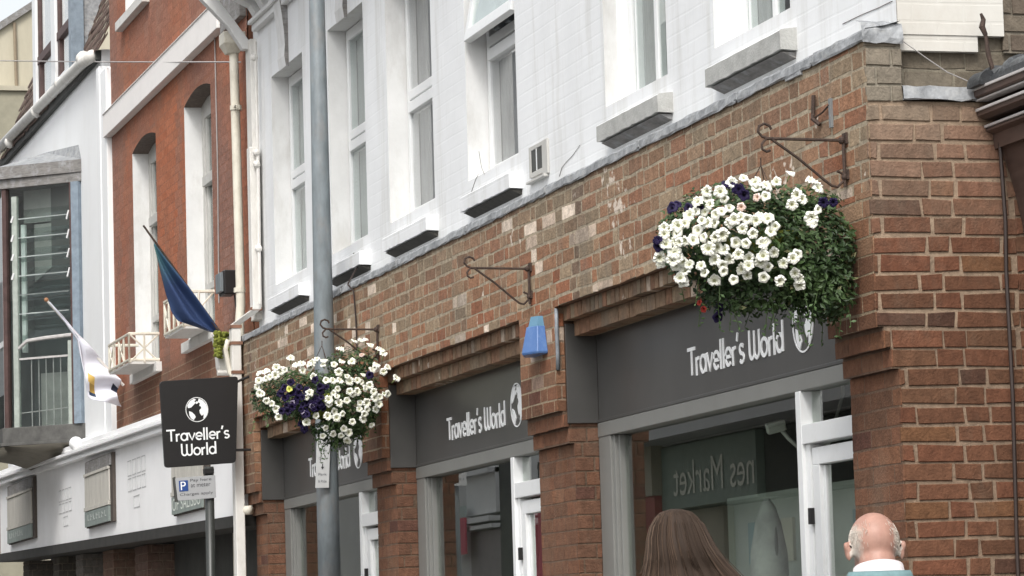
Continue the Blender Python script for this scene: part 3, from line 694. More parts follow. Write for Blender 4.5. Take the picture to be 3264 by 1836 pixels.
# ------------------------------------------------------------------ hanging baskets
W1 = [(0.211,-0.324,3.199),(0.228,-0.245,3.168),(0.23,-0.216,3.139),(0.238,-0.531,3.173),(0.238,-0.58,3.154),(0.229,-0.485,3.161),(0.241,-0.48,3.135),(0.274,-0.41,3.155),(0.252,-0.444,3.143),(0.27,-0.457,3.097),(0.231,-0.687,3.12),(0.217,-0.68,3.098),(0.249,-0.635,3.118),(0.248,-0.621,3.089),(0.21,-0.719,3.082),(0.262,-0.324,3.104),(0.287,-0.306,3.086),(0.312,-0.362,3.059),(0.279,-0.239,3.045),(0.304,-0.28,3.007),(0.301,-0.275,2.989),(0.244,-0.598,3.054),(0.245,-0.681,3.065),(0.201,-0.753,3.032),(0.199,-0.727,3.042),(0.206,-0.689,3.042),(0.247,-0.715,3.002),(0.237,-0.691,2.994),(0.261,-0.663,3.025),(0.276,-0.643,3.037),(0.139,-0.839,2.987),(0.155,-0.84,2.961),(0.139,-0.819,2.982),(0.12,-0.852,2.869),(0.082,-0.84,2.854),(0.157,-0.837,2.922),(0.21,-0.772,2.997),(0.152,-0.783,2.995),(0.151,-0.789,2.966),(0.148,-0.794,2.933),(0.195,-0.795,2.922),(0.185,-0.766,2.929),(0.215,-0.741,2.93),(0.21,-0.723,2.969),(0.23,-0.706,2.938),(0.245,-0.664,2.993),(0.243,-0.66,2.936),(0.266,-0.638,2.943),(0.277,-0.61,2.99),(0.297,-0.601,3.001),(0.293,-0.569,3.012),(0.311,-0.551,3.0),(0.304,-0.57,2.963),(0.318,-0.531,2.942),(0.305,-0.514,2.996),(0.28,-0.489,3.014),(0.319,-0.468,3.004),(0.327,-0.442,2.97),(0.323,-0.457,2.951),(0.299,-0.477,2.913),(0.304,-0.487,2.906),(0.259,-0.581,2.915),(0.298,-0.555,2.906),(0.234,-0.689,2.894),(0.242,-0.627,2.889),(0.223,-0.65,2.9),(0.168,-0.807,2.887),(0.164,-0.812,2.859),(0.116,-0.787,2.841),(0.167,-0.793,2.864),(0.164,-0.747,2.84),(0.141,-0.764,2.852),(0.216,-0.659,2.853),(0.205,-0.712,2.83),(0.203,-0.697,2.802),(0.224,-0.601,2.853),(0.234,-0.631,2.827),(0.221,-0.551,2.815),(0.275,-0.579,2.866),(0.26,-0.533,2.853),(0.275,-0.54,2.823),(0.242,-0.63,2.802),(0.271,-0.487,2.838),(0.305,-0.489,2.858),(0.278,-0.431,2.873),(0.253,-0.387,2.835),(0.285,-0.355,2.851),(0.26,-0.33,2.868),(0.25,-0.45,2.821),(0.144,-0.756,2.818),(0.141,-0.777,2.79),(0.119,-0.76,2.778),(0.16,-0.642,2.778),(0.229,-0.586,2.771),(0.226,-0.529,2.79),(0.263,-0.474,2.776),(0.253,-0.401,2.763),(0.244,-0.335,2.796),(0.232,-0.313,2.775),(0.216,-0.308,2.753),(0.222,-0.336,2.748),(0.129,-0.672,2.729),(0.18,-0.414,2.709),(0.011,-0.507,2.639),(0.027,-0.109,2.603)]
D1 = [(0.23,-0.592,3.15),(0.265,-0.541,3.102),(0.137,-0.861,2.915),(0.137,-0.78,3.079),(0.176,-0.748,3.064),(0.285,-0.219,3.073),(0.242,-0.161,3.079),(0.146,-0.03,3.098),(0.237,-0.16,2.959),(0.159,-0.237,2.726),(0.209,-0.073,2.934),(-0.019,-0.57,2.648),(0.187,-0.299,2.723),(0.186,-0.152,2.781),(0.079,-0.255,2.686),(0.04,-0.214,2.68)]
R1 = [(0.032,-0.664,2.703),(0.014,-0.641,2.678),(0.273,-0.494,3.092),(0.289,-0.566,3.051)]
W2 = [(0.16,-0.295,3.257),(-0.019,-0.165,3.323),(-0.017,-0.121,3.325),(0.014,-0.1,3.328),(0.028,-0.071,3.293),(0.201,-0.03,3.223),(0.18,-0.03,3.246),(0.089,-0.03,3.26),(0.218,-0.241,3.173),(0.235,-0.305,3.172),(0.251,-0.359,3.152),(0.255,-0.432,3.149),(0.25,-0.424,3.177),(0.223,-0.462,3.19),(0.241,-0.5,3.162),(0.265,-0.522,3.149),(0.238,-0.511,3.132),(0.24,-0.565,3.157),(0.243,-0.594,3.151),(0.252,-0.558,3.113),(0.168,-0.615,3.201),(0.195,-0.715,3.14),(0.196,-0.688,3.118),(0.204,-0.663,3.123),(0.151,-0.761,3.123),(0.149,-0.783,3.118),(0.092,-0.804,3.112),(0.149,-0.795,3.064),(0.167,-0.771,3.073),(0.204,-0.756,3.08),(0.2,-0.723,3.091),(0.155,-0.818,3.063),(0.123,-0.823,3.026),(0.15,-0.813,2.983),(0.179,-0.803,2.975),(0.206,-0.782,2.93),(0.201,-0.749,2.914),(0.195,-0.721,2.882),(0.19,-0.704,2.861),(0.197,-0.706,2.833),(0.271,-0.498,3.073),(0.296,-0.341,3.099),(0.153,-0.065,3.156),(0.158,-0.077,3.14),(0.192,-0.103,3.121),(0.304,-0.03,3.127),(0.188,-0.03,3.11),(0.521,-0.03,3.043),(0.243,-0.174,3.087),(0.28,-0.418,3.05),(0.288,-0.376,3.049),(0.31,-0.337,3.047),(0.276,-0.269,3.044),(0.267,-0.217,3.05),(0.278,-0.285,3.076),(0.265,-0.189,3.039),(0.248,-0.136,3.019),(0.287,-0.173,2.999),(0.286,-0.349,2.995),(0.28,-0.376,2.969),(0.317,-0.532,2.973),(0.308,-0.552,2.942),(0.319,-0.28,2.976),(0.28,-0.221,2.979),(0.312,-0.257,2.96),(0.263,-0.112,2.979),(0.196,-0.03,2.968),(0.228,-0.066,2.949),(0.254,-0.106,2.942),(0.31,-0.411,2.929),(0.298,-0.409,2.904),(0.285,-0.34,2.909),(0.285,-0.29,2.925),(0.289,-0.356,2.952),(0.249,-0.199,2.911),(0.26,-0.158,2.91),(0.251,-0.206,2.873),(0.257,-0.158,2.867),(0.19,-0.086,2.874),(0.231,-0.073,2.906),(0.233,-0.176,2.815),(0.257,-0.175,2.84),(0.292,-0.415,2.829),(0.286,-0.359,2.818),(0.276,-0.318,2.84),(0.258,-0.363,2.858),(0.246,-0.251,2.793),(0.139,-0.102,2.78),(0.217,-0.414,2.759),(0.192,-0.262,2.732),(0.215,-0.3,2.753),(0.187,-0.361,2.723),(0.193,-0.313,2.711),(0.273,-0.487,2.831),(0.174,-0.424,2.714),(0.09,-0.251,2.685),(0.257,-0.545,2.795)]
D2 = [(0.238,-0.701,2.975),(0.264,-0.678,3.01),(0.258,-0.639,2.973),(0.261,-0.597,2.946),(0.282,-0.589,3.008),(0.317,-0.465,3.01),(0.282,-0.481,2.943),(0.309,-0.472,2.903),(0.287,-0.582,2.868),(0.285,-0.555,2.863),(0.299,-0.503,2.872),(0.261,-0.478,2.88),(0.241,-0.66,2.862),(0.251,-0.135,3.083),(0.185,-0.536,2.757),(0.255,-0.618,2.919),(0.271,-0.524,2.891),(0.285,-0.548,2.911),(0.3,-0.423,3.006)]
R2 = [(0.133,-0.153,3.221),(0.276,-0.651,2.998),(0.287,-0.03,2.961)]

def flower_mesh(name, core, rim, throat, seed, r=.026):
    rg = random.Random(seed); b = MB(); n = 20; rings = []
    prof = [(.0, -.018), (.12, -.014), (.30, -.004), (.62, .004), (.92, .001), (1.0, -.004)]
    for q, (rr, z) in enumerate(prof):
        ringp = []
        for i in range(n):
            th = 2*math.pi*i/n; lob = 1+(.10*math.cos(5*th+seed)+.05*math.cos(3*th+seed*2))*(rr**2)
            zz = z + (.005*math.sin(5*th*2+seed)+.004*math.cos(th*2+seed))*(rr**2)
            ringp.append(Vector((math.cos(th)*rr*lob*r, math.sin(th)*rr*lob*r, zz*r/.026)))
        rings.append(ringp)
    cols = [throat, throat, lerp3(throat, core, .55), core, rim, rim]
    for a in range(len(rings)-1):
        for i in range(n):
            c = cols[a]; k = rg.uniform(.9, 1.05)
            if (i*5 % n) == 0: c = lerp3(c, throat, .12)
            b.face([rings[a][i], rings[a][(i+1) % n], rings[a+1][(i+1) % n], rings[a+1][i]], tuple(x*k for x in c))
    # calyx tube
    b.tube([(0, 0, -.018), (0, .002, -.05)], [.004, .002], 5, (.25, .30, .12))
    o = b.build(name, M['petal'], None, smooth=True, weld=False); me = o.data; bpy.data.objects.remove(o); return me
FW_ = [flower_mesh('petunia', (.88, .88, .80), (.90, .90, .84), (.50, .50, .34), s, .0232+.0024*(s % 3)) for s in range(6)]
FD_ = [flower_mesh('purple_petunia', (.016, .010, .045), (.026, .014, .07), (.008, .006, .018), s+20, .024) for s in range(3)]
FR_ = flower_mesh('red', (.34, .04, .03), (.40, .05, .04), (.2, .02, .01), 31, .015)
FP_ = flower_mesh('pink', (.72, .56, .50), (.76, .62, .58), (.5, .35, .25), 32, .022)
FL_ = flower_mesh('lilac', (.30, .26, .36), (.40, .36, .46), (.1, .08, .1), 33, .020)
FY_ = flower_mesh('yellow', (.70, .72, .20), (.75, .75, .3), (.4, .4, .05), 34, .022)
def leaf(b, p, nrm, L, rg, col):
    nrm = nrm.normalized(); a = nrm.orthogonal().normalized(); a = Matrix.Rotation(rg.uniform(0, 6.28), 3, nrm) @ a; c = nrm.cross(a)
    w = L*rg.uniform(.38, .55); dr = nrm*L*rg.uniform(.05, .25)
    P0 = p; P1 = p+a*L*.5+c*w*.5+dr*.5; P2 = p+a*L; P3 = p+a*L*.5-c*w*.5+dr*.5; mid = p+a*L*.5
    b.face([P0, mid, P2, P3], col); b.face([P0, P1, P2, mid], tuple(x*1.15 for x in col))
def basket(x, y, z, hookz, label, W, D, Rr, vols, seed, group='hanging baskets of petunias'):
    rg = random.Random(seed)
    t = thing('hanging_basket', label, 'hanging basket', (x, y, z), group=group)
    b = MB(); rings = []
    for i in range(9):
        a = R(90*i/8); rr = .17*math.sin(a)+.002; rings.append([Vector((x+rr*math.cos(R(q)), y+rr*math.sin(R(q)), z-.02-.15*math.cos(a))) for q in range(0, 360, 20)])
    b.loft(rings); b.build('basket_bowl', M['moss'], t, smooth=True)
    b = MB()
    for q in (20, 140, 260): b.tube([(x+.16*math.cos(R(q)), y+.16*math.sin(R(q)), z-.02), (x, y, hookz-.06)], .0022, 4)
    b.tube([(x, y, hookz-.06), (x, y, hookz-.03)], .003, 5); b.build('chain', M['ironrust'], t)
    b = MB(); cs = Vector((x, y, z))
    for (vx, vy, vz, rx, ry, rz, n, shade) in vols:
        c0 = Vector((vx, vy, vz))
        for i in range(n):
            while True:
                d = Vector((rg.uniform(-1, 1), rg.uniform(-1, 1), rg.uniform(-1, 1)))
                if .15 < d.length < 1: break
            k = d.length; d2 = d.normalized()*(k**.45)
            p = c0 + Vector((d2.x*rx, d2.y*ry, d2.z*rz))
            lum = noise.noise(p*7+Vector((seed, 0, 0)))
            p += Vector((0, 0, -.06*max(0, noise.noise(Vector((p.x*9, p.y*9, 0))))))
            if p.y > -.012: p.y = -.012 - rg.random()*.03
            g = lerp3((.016, .036, .010), (.062, .105, .034), max(0, min(1, .45+lum*.9+rg.uniform(-.25, .25))))
            if rg.random() < .03: g = (.20, .20, .10)
            leaf(b, p, d2+Vector((.35, -.15, .6))+Vector((rg.uniform(-.8, .8), rg.uniform(-.8, .8), rg.uniform(-.6, .6))), rg.uniform(.020, .040), rg, g)
    for i in range(46):   # trailing stems
        vx, vy, vz, rx, ry, rz, n, shade = vols[rg.randrange(len(vols))]
        th = rg.uniform(0, 6.28); p = Vector((vx+rx*.7*math.cos(th), min(-.02, vy+ry*.85*math.sin(th)), vz-rz*.5)); q = p + Vector((rg.uniform(-.05, .05), rg.uniform(-.06, .04), -rg.uniform(.06, .17))); q.y = min(q.y, -.015)
        b.tube([p, (p+q)/2+Vector((0, rg.uniform(-.02, 0), .01)), q], .0016, 4, (.06, .10, .03))
        for j in range(6): leaf(b, p.lerp(q, (j+1)/6), Vector((1, -.3, .6)), rg.uniform(.014, .026), rg, (.06, .11, .035))
    b.build('foliage', M['leaf'], t)
    def put(me, q, name, lab=None):
        o = bpy.data.objects.new(name, me); C.objects.link(o); o.parent = t
        p = Vector((x+.03+q[0], q[1], q[2])); d = (p - Vector((x, y, z-.05))).normalized()
        n = d*.55 + Vector((.75, -.25, .25)) + Vector((rg.uniform(-.5, .5), rg.uniform(-.75, .75), rg.uniform(-.65, .65)))
        if q[2] > z+.14: n += Vector((0, 0, .7))
        o.location = Vector((p.x-x, p.y-y, p.z-z)); o.rotation_euler = n.to_track_quat('Z', 'Y').to_euler()
        s = rg.uniform(.78, 1.1); o.scale = (s, s, s)
        if lab: o['label'] = lab
    for i, q in enumerate(W[:100]): put(FW_[rg.randrange(6)], q, 'flower')
    D = D + [(a-.01+.03*rg.random(), b_+rg.uniform(-.05, .05), c_+rg.uniform(-.04, .04)) for a, b_, c_ in D for _ in range(2 if x < -5 else 1) if b_ < -.45]
    if x > -5: D = [q for q in D if q[1] < -.3 or rg.random() < .35]
    for i, q in enumerate(D): put(FD_[rg.randrange(3)] if rg.random() < .93 else FL_, q, 'purple_flower', 'dark purple petunia flower')
    for me, q, lb in Rr: put(me, q, 'flower', lb)
    return t
basket(-.27, -.36, 3.0, 3.325, 'large hanging basket of white petunias with dark foliage at the brick building corner', W1, D1,
    [(FR_, R1[0], 'small red flower'), (FR_, R1[1], 'small red flower'), (FP_, R1[2], 'pale pink flower'), (FP_, R1[3], 'pale pink flower')],
    [(-.25, -.50, 2.97, .24, .31, .22, 4200, 1), (-.22, -.20, 2.92, .20, .19, .22, 4200, 0), (-.25, -.42, 2.75, .16, .24, .08, 1300, 0), (-.20, -.14, 2.76, .14, .12, .13, 1500, 0), (-.25, -.30, 3.12, .16, .28, .06, 600, 1)], 5)
basket(-8.30, -.37, 3.0, 3.355, 'hanging basket of white and deep purple petunias in front of the grey lamp post', W2, D2,
    [(FP_, R2[0], 'lilac pink flower'), (FY_, R2[1], 'yellow flower'), (FW_[0], R2[2], None)],
    [(-8.30, -.54, 2.99, .20, .29, .16, 2800, 1), (-8.28, -.22, 2.95, .22, .22, .21, 2600, 1), (-8.25, -.20, 3.19, .14, .16, .09, 500, 1), (-8.28, -.28, 2.76, .12, .18, .08, 900, 0)], 8)

# cable from the white wall down to the far bracket, wire, hanging cable
tag(MB().tube([FAC(-9.55, 4.03, -.145), FAC(-9.3, 3.93, -.12), FAC(-9.06, 3.83, -.02), FAC(-9.0, 3.76, .03), FAC(-8.88, 3.70, .02), FAC(-8.87, 3.5, .012), FAC(-8.86, 3.16, .012)], .006, 5).build('wall_cable', M['cable']), 'thin dark cable crossing the lead strip and running down the brick beside the lamp post', 'cable')
tag(MB().tube([(-12.80, .06, 5.90), (-19.6, .10, 7.1), (-30, -.05, 8.95), (-60, -.6, 14.2)], .006, 4).build('telephone_wire', M['wire']), 'thin overhead wire crossing in front of the red brick building', 'wire')
tag(MB().tube([(.045, .545, 3.32), (.05, .552, 3.0), (.045, .548, 2.8), (.06, .545, 2.3), (.05, .538, 1.7), (.05, .53, .1)], .0085, 6).build('hanging_cable', M['cable']), 'thick dark cable hanging down the right hand brick wall', 'cable')
tag(MB().tube([(-.0, .16, 3.735), (.03, .25, 3.66), (.05, .33, 3.60), (.06, .41, 3.565)], .0022, 4).build('thin_wire', M['wire']), 'thin pale wire strung from the lead capped corner to the dark ridge tiles', 'wire')

# ------------------------------------------------------------------ neighbouring timber eave on the far right
t = thing('timber_jetty', 'brown timber eave and bracket of the neighbouring building at the far right edge', 'building', (0, .5, 0))
PX = Fr((.004, 0, 0), (0, 1, 0), N=(1, 0, 0))
b = MB()
for (y0, z0, y1, z1) in [(.455, 3.505, .60, 3.545), (.470, 3.430, .60, 3.462), (.505, 3.37, .60, 3.392)]:
    b.prism(PX, [(y0+.03, z0-.012), (.9, z0-.012), (.9, z1), (y0+.03, z1), (y0, z1-.012), (y0, z0)], 0, 3.2)
b.build('moulding', M['brown'], t, bevel=.002)
b = MB()
for y0, z0, h in [(.448, 3.530, .012), (.466, 3.490, .008), (.463, 3.448, .012), (.498, 3.384, .011)]:
    b.box(PX, y0, y0+.05, z0, z0+h, -.0, 3.2)
b.build('moulding_edge', M['greyline'], t, bevel=.002)
b = MB(); b.prism(PX, [(.54, 3.30), (.9, 3.30), (.9, 3.40), (.53, 3.40)], 0, 3.2); b.build('soffit_board', M['brown'], t)
b = MB(); b.prism(PX, [(.565, 3.31), (.60, 3.20), (.625, 3.10), (.645, 3.0), (.66, 2.85), (.67, 2.6), (.67, 0), (.95, 0), (.95, 3.31)], 0, 2.2); b.build('bracket_post', M['brown'], t)
b = MB(); b.box(PX, .9, 3, 0, 3.6, .0, 3.3); b.build('wall', M['brown'], t)
b = MB()
x = .0
for i in range(8):
    c = Vector((x+.22, .56, 3.585)); rings = []
    for a in range(0, 12):
        th = R(-20+220*a/11); rings.append((math.cos(th), math.sin(th)))
    k0 = .075+.004*(i % 2)
    P_ = [[(x+q, .56-rr*cx_*1.0-.0, 3.555+rr*sy_*.95) for cx_, sy_ in rings] for q, rr in ((0, k0-.008), (.0, k0+.012), (.03, k0+.012), (.032, k0), (.36, k0-.006))]
    b.loft(P_); x += .24
b.build('ridge_tile', M['slate'], t, smooth=False)
b = MB(); b.prism(PX, [(.47, 3.545), (.9, 3.545), (1.6, 4.0), (1.6, 4.03), (.9, 3.60), (.47, 3.575)], .0, 3.3); b.build('roof', M['slate'], t)
b = MB()
for cy, cz, rr in ((.455, 3.575, .035), (.52, 3.585, .036)):
    ar = [(math.cos(R(q)), math.sin(R(q))) for q in range(-30, 215, 18)]
    b.loft([[(.03+dx+.02*s_, cy+rr*k*c_, cz-.02+rr*k*1.15*s_) for c_, s_ in ar] for dx, k in ((0, .72), (0, 1), (.02, 1.03), (.12, .95))])
b.build('hip_tile', M['slate'], t, smooth=False)
tag(MB().tube([(.06, .53, 3.58), (.05, .51, 3.68), (.045, .505, 3.76), (.04, .495, 3.80)], [.008, .010, .007, .004], 6).tube([(.045, .505, 3.755), (.045, .49, 3.79), (.04, .50, 3.82), (.04, .49, 3.845)], [.009, .013, .010, .005], 6).build('iron_finial', M['ironrust']), 'rusty iron rod standing on the dark ridge tiles at the far right', 'finial')

# ------------------------------------------------------------------ drainpipes between the buildings
t = thing('round_drainpipe', 'cream round drainpipe with square hopper head between red brick and white building', 'drainpipe', (-12.82, .05, 0))
PX = Fr((-12.95, 0, 0), (0, 1, 0), N=(1, 0, 0))
b = MB(); b.loft([[(-12.98+dx*s, .03+dy*s, z) for dx, dy in ((-.07, -.085), (.13, -.085), (.13, .085), (-.07, .085))] for z, s in ((5.99, .55), (6.03, .8), (6.06, 1.0), (6.15, 1.0), (6.15, .9))]); b.build('hopper_head', M['cream'], t, bevel=.004)
b = MB(); b.tube([(-12.95, .04, 6.0), (-12.95, .04, 5.85), (-12.94, .05, 4.2), (-12.94, .05, 4.04), (-12.95, .04, 3.9), (-12.90, .03, 3.72), (-12.86, -.0, 3.5), (-12.86, .0, 1.0), (-12.86, 0, 0)], .036, 12); b.build('pipe', M['cream'], t, smooth=True)
for z in (5.55, 4.14, 3.75): MB().tube([(-12.945, .045, z), (-12.945, .045, z+.035)], .046, 12).build('collar', M['cream'], t)
MB().tube([(-12.95, .03, 5.57), (-12.80, .02, 5.57)], .008, 6).build('pipe_clip', M['cream'], t)
t = thing('square_drainpipe', 'white square drainpipe stepping around the lead flashing at the white building end', 'drainpipe', (-12.5, 0, 0))
b = MB()
def sq(pts, hw=.055, hd=.035):
    return [[(x-hw, y-hd, z), (x+hw, y-hd, z), (x+hw, y+hd, z), (x-hw, y+hd, z)] for x, y, z in pts]
b.loft(sq([(-12.56, .09, 5.2), (-12.56, .09, 3.995), (-12.56, .085, 3.965), (-12.66, -.055, 3.86), (-12.66, -.055, 3.83), (-12.66, -.05, 0)])); b.build('pipe', M['whitepipe'], t, bevel=.006)
rb = mat('rust_stained_band', (.22, .11, .07), .8, var=.4)
for z, x, y in ((3.97, -12.57, .085), (3.845, -12.66, -.055), (3.72, -12.66, -.05), (3.5, -12.66, -.05)): MB().loft(sq([(x, y, z-.012), (x, y, z+.012)], .062, .042)).build('joint_band', rb, t)
b = MB(); b.tube([(-12.66, -.11, 3.75), (-12.68, -.125, 3.68), (-12.67, -.10, 3.5), (-12.64, -.05, 3.42)], .018, 8); b.tube([(-12.70, -.05, 2.46), (-12.58, .02, 2.46)], .035, 10); b.build('branch_pipe', M['cream'], t, smooth=True)
b = MB(); b.tube([(-12.47, .11, 6.0), (-12.47, .11, 4.9), (-12.47, .10, 4.0)], .014, 6)
for z in (5.88, 5.15, 5.06, 4.42): b.sphere((-12.47, .10, z), .03, 8, 6)
tag(b.build('thin_waste_pipe', M['whitepipe']), 'thin knobbly pipe painted white down the white wall end', 'pipe')
# mossy lead hopper
t = thing('mossy_hopper', 'white hopper overgrown with yellow green moss beside the blue flag tip', 'hopper', (-12.95, -.08, 3.6))
b = MB(); b.loft([[(-12.95+dx*s, -.08+dy*s, z) for dx, dy in ((-.09, -.085), (.09, -.085), (.09, .085), (-.09, .085))] for z, s in ((3.52, .55), (3.56, .7), (3.70, .8), (3.80, 1.0), (3.82, .95))]); b.build('hopper', M['whitepipe'], t, bevel=.006)
b = MB(); b.tube([(-12.9, -.15, 3.52), (-12.9, -.02, 3.52), (-12.86, .0, 3.52)], .022, 8); b.build('outlet', M['whitepipe'], t)
b = MB(); rg = random.Random(9)
for i in range(420):
    a = rg.random(); z = 3.84-.22*a*rg.random() - .02; yy = -.175+.20*rg.random(); 
    if rg.random() < .45: yy = -.175+.045*rg.random(); z = 3.83-.2*rg.random()
    elif rg.random() < .4: yy = -.07+.05*rg.random(); z = 3.72-.18*rg.random()
    b.sphere((-12.85+rg.uniform(-.02, .03), yy, z), rg.uniform(.009, .020), 5, 4, scale=(1, 1, .8))
b.build('moss', M['moss'], t)

# ================================================================== RED BRICK BUILDING
red = thing('red_brick_building', 'tall red brick building with white string course and arched sash windows', 'building', (-16, .15, 0))
RFr = Fr((0, .15, 0), (1, 0, 0), N=(0, -1, 0))
def col_red(u, v, rg):
    n1 = noise.noise((u*.9, v*.45, 3)); n2 = noise.noise((u*2.6, v*.7, 9))
    base = lerp3((.385, .128, .062), (.375, .145, .078), rg.random())
    base = lerp3(base, (.25, .145, .115), max(0, min(.85, .40+n1*1.3)))
    base = lerp3(base, (.23, .155, .125), max(0, min(.6, n2*.9)))
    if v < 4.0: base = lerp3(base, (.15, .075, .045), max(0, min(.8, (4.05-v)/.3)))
    k = rg.uniform(.9, 1.1); return tuple(x*k for x in base)
RW = [(-18.36, -17.10, 3.98, 6.09), (-15.70, -14.50, 4.02, 6.09), (-18.6, -17.3, 7.33, 9.0)]
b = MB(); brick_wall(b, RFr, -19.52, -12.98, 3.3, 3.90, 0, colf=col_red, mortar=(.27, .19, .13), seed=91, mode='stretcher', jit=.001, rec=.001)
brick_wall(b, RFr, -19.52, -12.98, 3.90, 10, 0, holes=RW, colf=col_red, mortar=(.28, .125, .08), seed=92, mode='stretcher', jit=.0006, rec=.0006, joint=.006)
b.build('brick_wall', M['brick'], red)
b = MB(); b.box(WORLD, -19.5, -12.99, .5, 6, 0, 10); b.build('rear_block', M['dark'], red)
b = MB(); b.box(WORLD, -19.51, -19.2, .16, 1, 3.3, 10, (.2, .1, .07)); b.build('left_return', M['brick'], red)
b = MB(); b.box(WORLD, -13.2, -12.985, .165, 1.2, 3.3, 10, (.21, .095, .06)); b.build('right_return', M['brick'], red)
b = MB(); b.box(RFr, -19.56, -13.80, 6.352, 6.57, -.02, .075); b.box(RFr, -19.56, -13.79, 6.57, 6.58, -.02, .085); b.build('string_course', M['band'], red, bevel=.004)
b = MB(); b.tube([RFr(-14.22, 6.35, .01), RFr(-14.22, 5.2, .008), RFr(-14.28, 4.2, .008)], .006, 5); b.build('wall_wire', M['wire'], red)
b = MB(); b.box(RFr, -13.79, -12.99, 6.30, 6.9, -.02, .05); b.build('lead_apron', M['oak'], red)
def red_window(x0, x1, z0, z1, arch=True):
    rise = .07
    F = Fr((0, .30, 0), (1, 0, 0), N=(0, -1, 0)); b = MB()
    # arched head filling and reveals
    zt0 = z1-.068 if arch else z1
    b.box(WORLD, x0, x0+.004, .152, .32, z0, zt0); b.box(WORLD, x0, x1, .152, .32, z0, z0+.004); b.box(WORLD, x1-.004, x1, .152, .32, z0, zt0)
    n = 12; xc = (x0+x1)/2; hw = (x1-x0)/2
    o = b.build('window', M['reveal'], red)
    a = MB()
    if arch:
        for i in range(n):
            u0 = x0+(x1-x0)*i/n; u1 = x0+(x1-x0)*(i+1)/n
            za = z1 - rise*((u0-xc)/hw)**2; zb = z1 - rise*((u1-xc)/hw)**2
            a.face([RFr(u0, za, -.001), RFr(u1, zb, -.001), RFr(u1, z1+.002, -.001), RFr(u0, z1+.002, -.001)], col_red((u0+u1)/2, z1, random.Random(i)))
            a.face([RFr(u0, za, -.001), RFr(u0, za, -.17), RFr(u1, zb, -.17), RFr(u1, zb, -.001)], (.15, .12, .105))
        a.build('arch_head', M['brick'], o)
    a = MB(); zt = z1-(.02 if arch else 0)
    a.box(F, x0+.005, x0+.10, z0, zt, -.04, 0); a.box(F, x1-.10, x1-.005, z0, zt, -.04, 0); a.box(F, x0+.1, x1-.1, zt-.16, zt, -.04, -.002)
    a.box(F, x0+.10, x1-.10, z0, z0+.07, -.05, 0.002)
    zm = z0 + (z1-z0)*.66; zm = 5.36 if arch else zm
    a.box(F, x0+.10, x1-.10, zm-.035, zm+.05, -.03, .025); a.box(F, x0+.102, x0+.16, z0+.07, zt-.16, -.04, -.012)
    if arch: a.box(F, x0+.10, x1-.10, 4.44, 4.50, -.04, .006)
    a.build('sash_frame', M['sash'], o, bevel=.004)
    a = MB(); a.box(F, x0+.1, x1-.1, z0+.05, zt-.1, -.035, -.03); a.build('pane', M['glass'], o)
    a = MB(); a.box(F, x0, x1, z0, z1, -.14, -.13); a.build('pane_backing', M['curtain'], o)
    return o
for h in RW[:2]: red_window(*h)
red_window(*RW[2], arch=False)
for q in ((-18.78, -17.28, 7.24, 7.325, -.1, .07), (-15.78, -14.42, 3.93, 4.015, -.1, .05), (-18.42, -17.0, 3.89, 3.975, -.1, .05)):
    b = MB(); b.box(RFr, *q); b.build('window_sill', M['sill'], red, bevel=.004)
# balconettes
def balconette(x0, x1, z0, z1, d, rails, label):
    t = thing('window_balconette', label, 'balcony', ((x0+x1)/2, .1, z0), group='white window balconettes')
    b = MB(); b.box(WORLD, x0, x1, .15-d, .15, z0-.012, z0+.006); b.build('floor', M['sill'], t)
    rg = random.Random(int(x0)); b = MB()
    cor = [(x0, .15), (x0, .15-d), (x1, .15-d), (x1, .15)]
    for z in rails:
        b.tube([(x, y, z) for x, y in cor], .014, 6)
    for x in [x0+(x1-x0)*i/4 for i in range(5)]: b.tube([(x, .15-d, z0), (x, .15-d, z1)], .010, 6)
    for i in range(4):
        xa, xb = x0+(x1-x0)*i/4, x0+(x1-x0)*(i+1)/4
        if i % 2 == 0: b.tube([(xa, .15-d, z0+.02), (xb, .15-d, z1-.02)], .008, 5); b.tube([(xa, .15-d, z1-.02), (xb, .15-d, z0+.02)], .008, 5)
    for y in (.15-d, .15-d/2): b.tube([(x1, y, z0), (x1, y, z1)], .010, 6)
    b.tube([(x1, .15, z0), (x1, .15-d, z1)], .008, 5); b.tube([(x1, .15, z1), (x1, .15-d, z0)], .008, 5)
    b.build('railing', M['cream'], t)
    b = MB(); b.box(WORLD, x0+.05, x1-.1, .15-d+.06, .12, z0+.007, z0+.035); b.build('window_box', M['sill'], t)
balconette(-18.2, -17.1, 3.975, 4.23, .27, (4.0, 4.23), 'white window balconette on the red building, nearer the white render wall')
balconette(-15.35, -14.5, 4.03, 4.32, .26, (4.05, 4.32), 'white window balconette on the red building, behind the dark blue flag')
# floodlight box by the second window
t = thing('floodlight', 'black floodlight fixed to red brick beside the drainpipe', 'floodlight', (-13.5, .1, 4.2))
b = MB(); b.box(Fr((-13.45, 0, 0), (0, 1, 0), N=(1, 0, 0)), -.0, .10, 4.17, 4.36, -.1, .12); b.build('housing', M['black'], t, bevel=.01)
b = MB(); b.box(Fr((-13.45, 0, 0), (0, 1, 0), N=(1, 0, 0)), -.03, -.002, 4.19, 4.34, -.08, .115); b.build('lamp_glass', M['galv'], t, bevel=.004)
b = MB(); b.tube([(-13.4, .10, 4.17), (-13.4, .12, 4.0), (-13.4, .13, 3.9)], .012, 6); b.build('arm', M['black'], t)

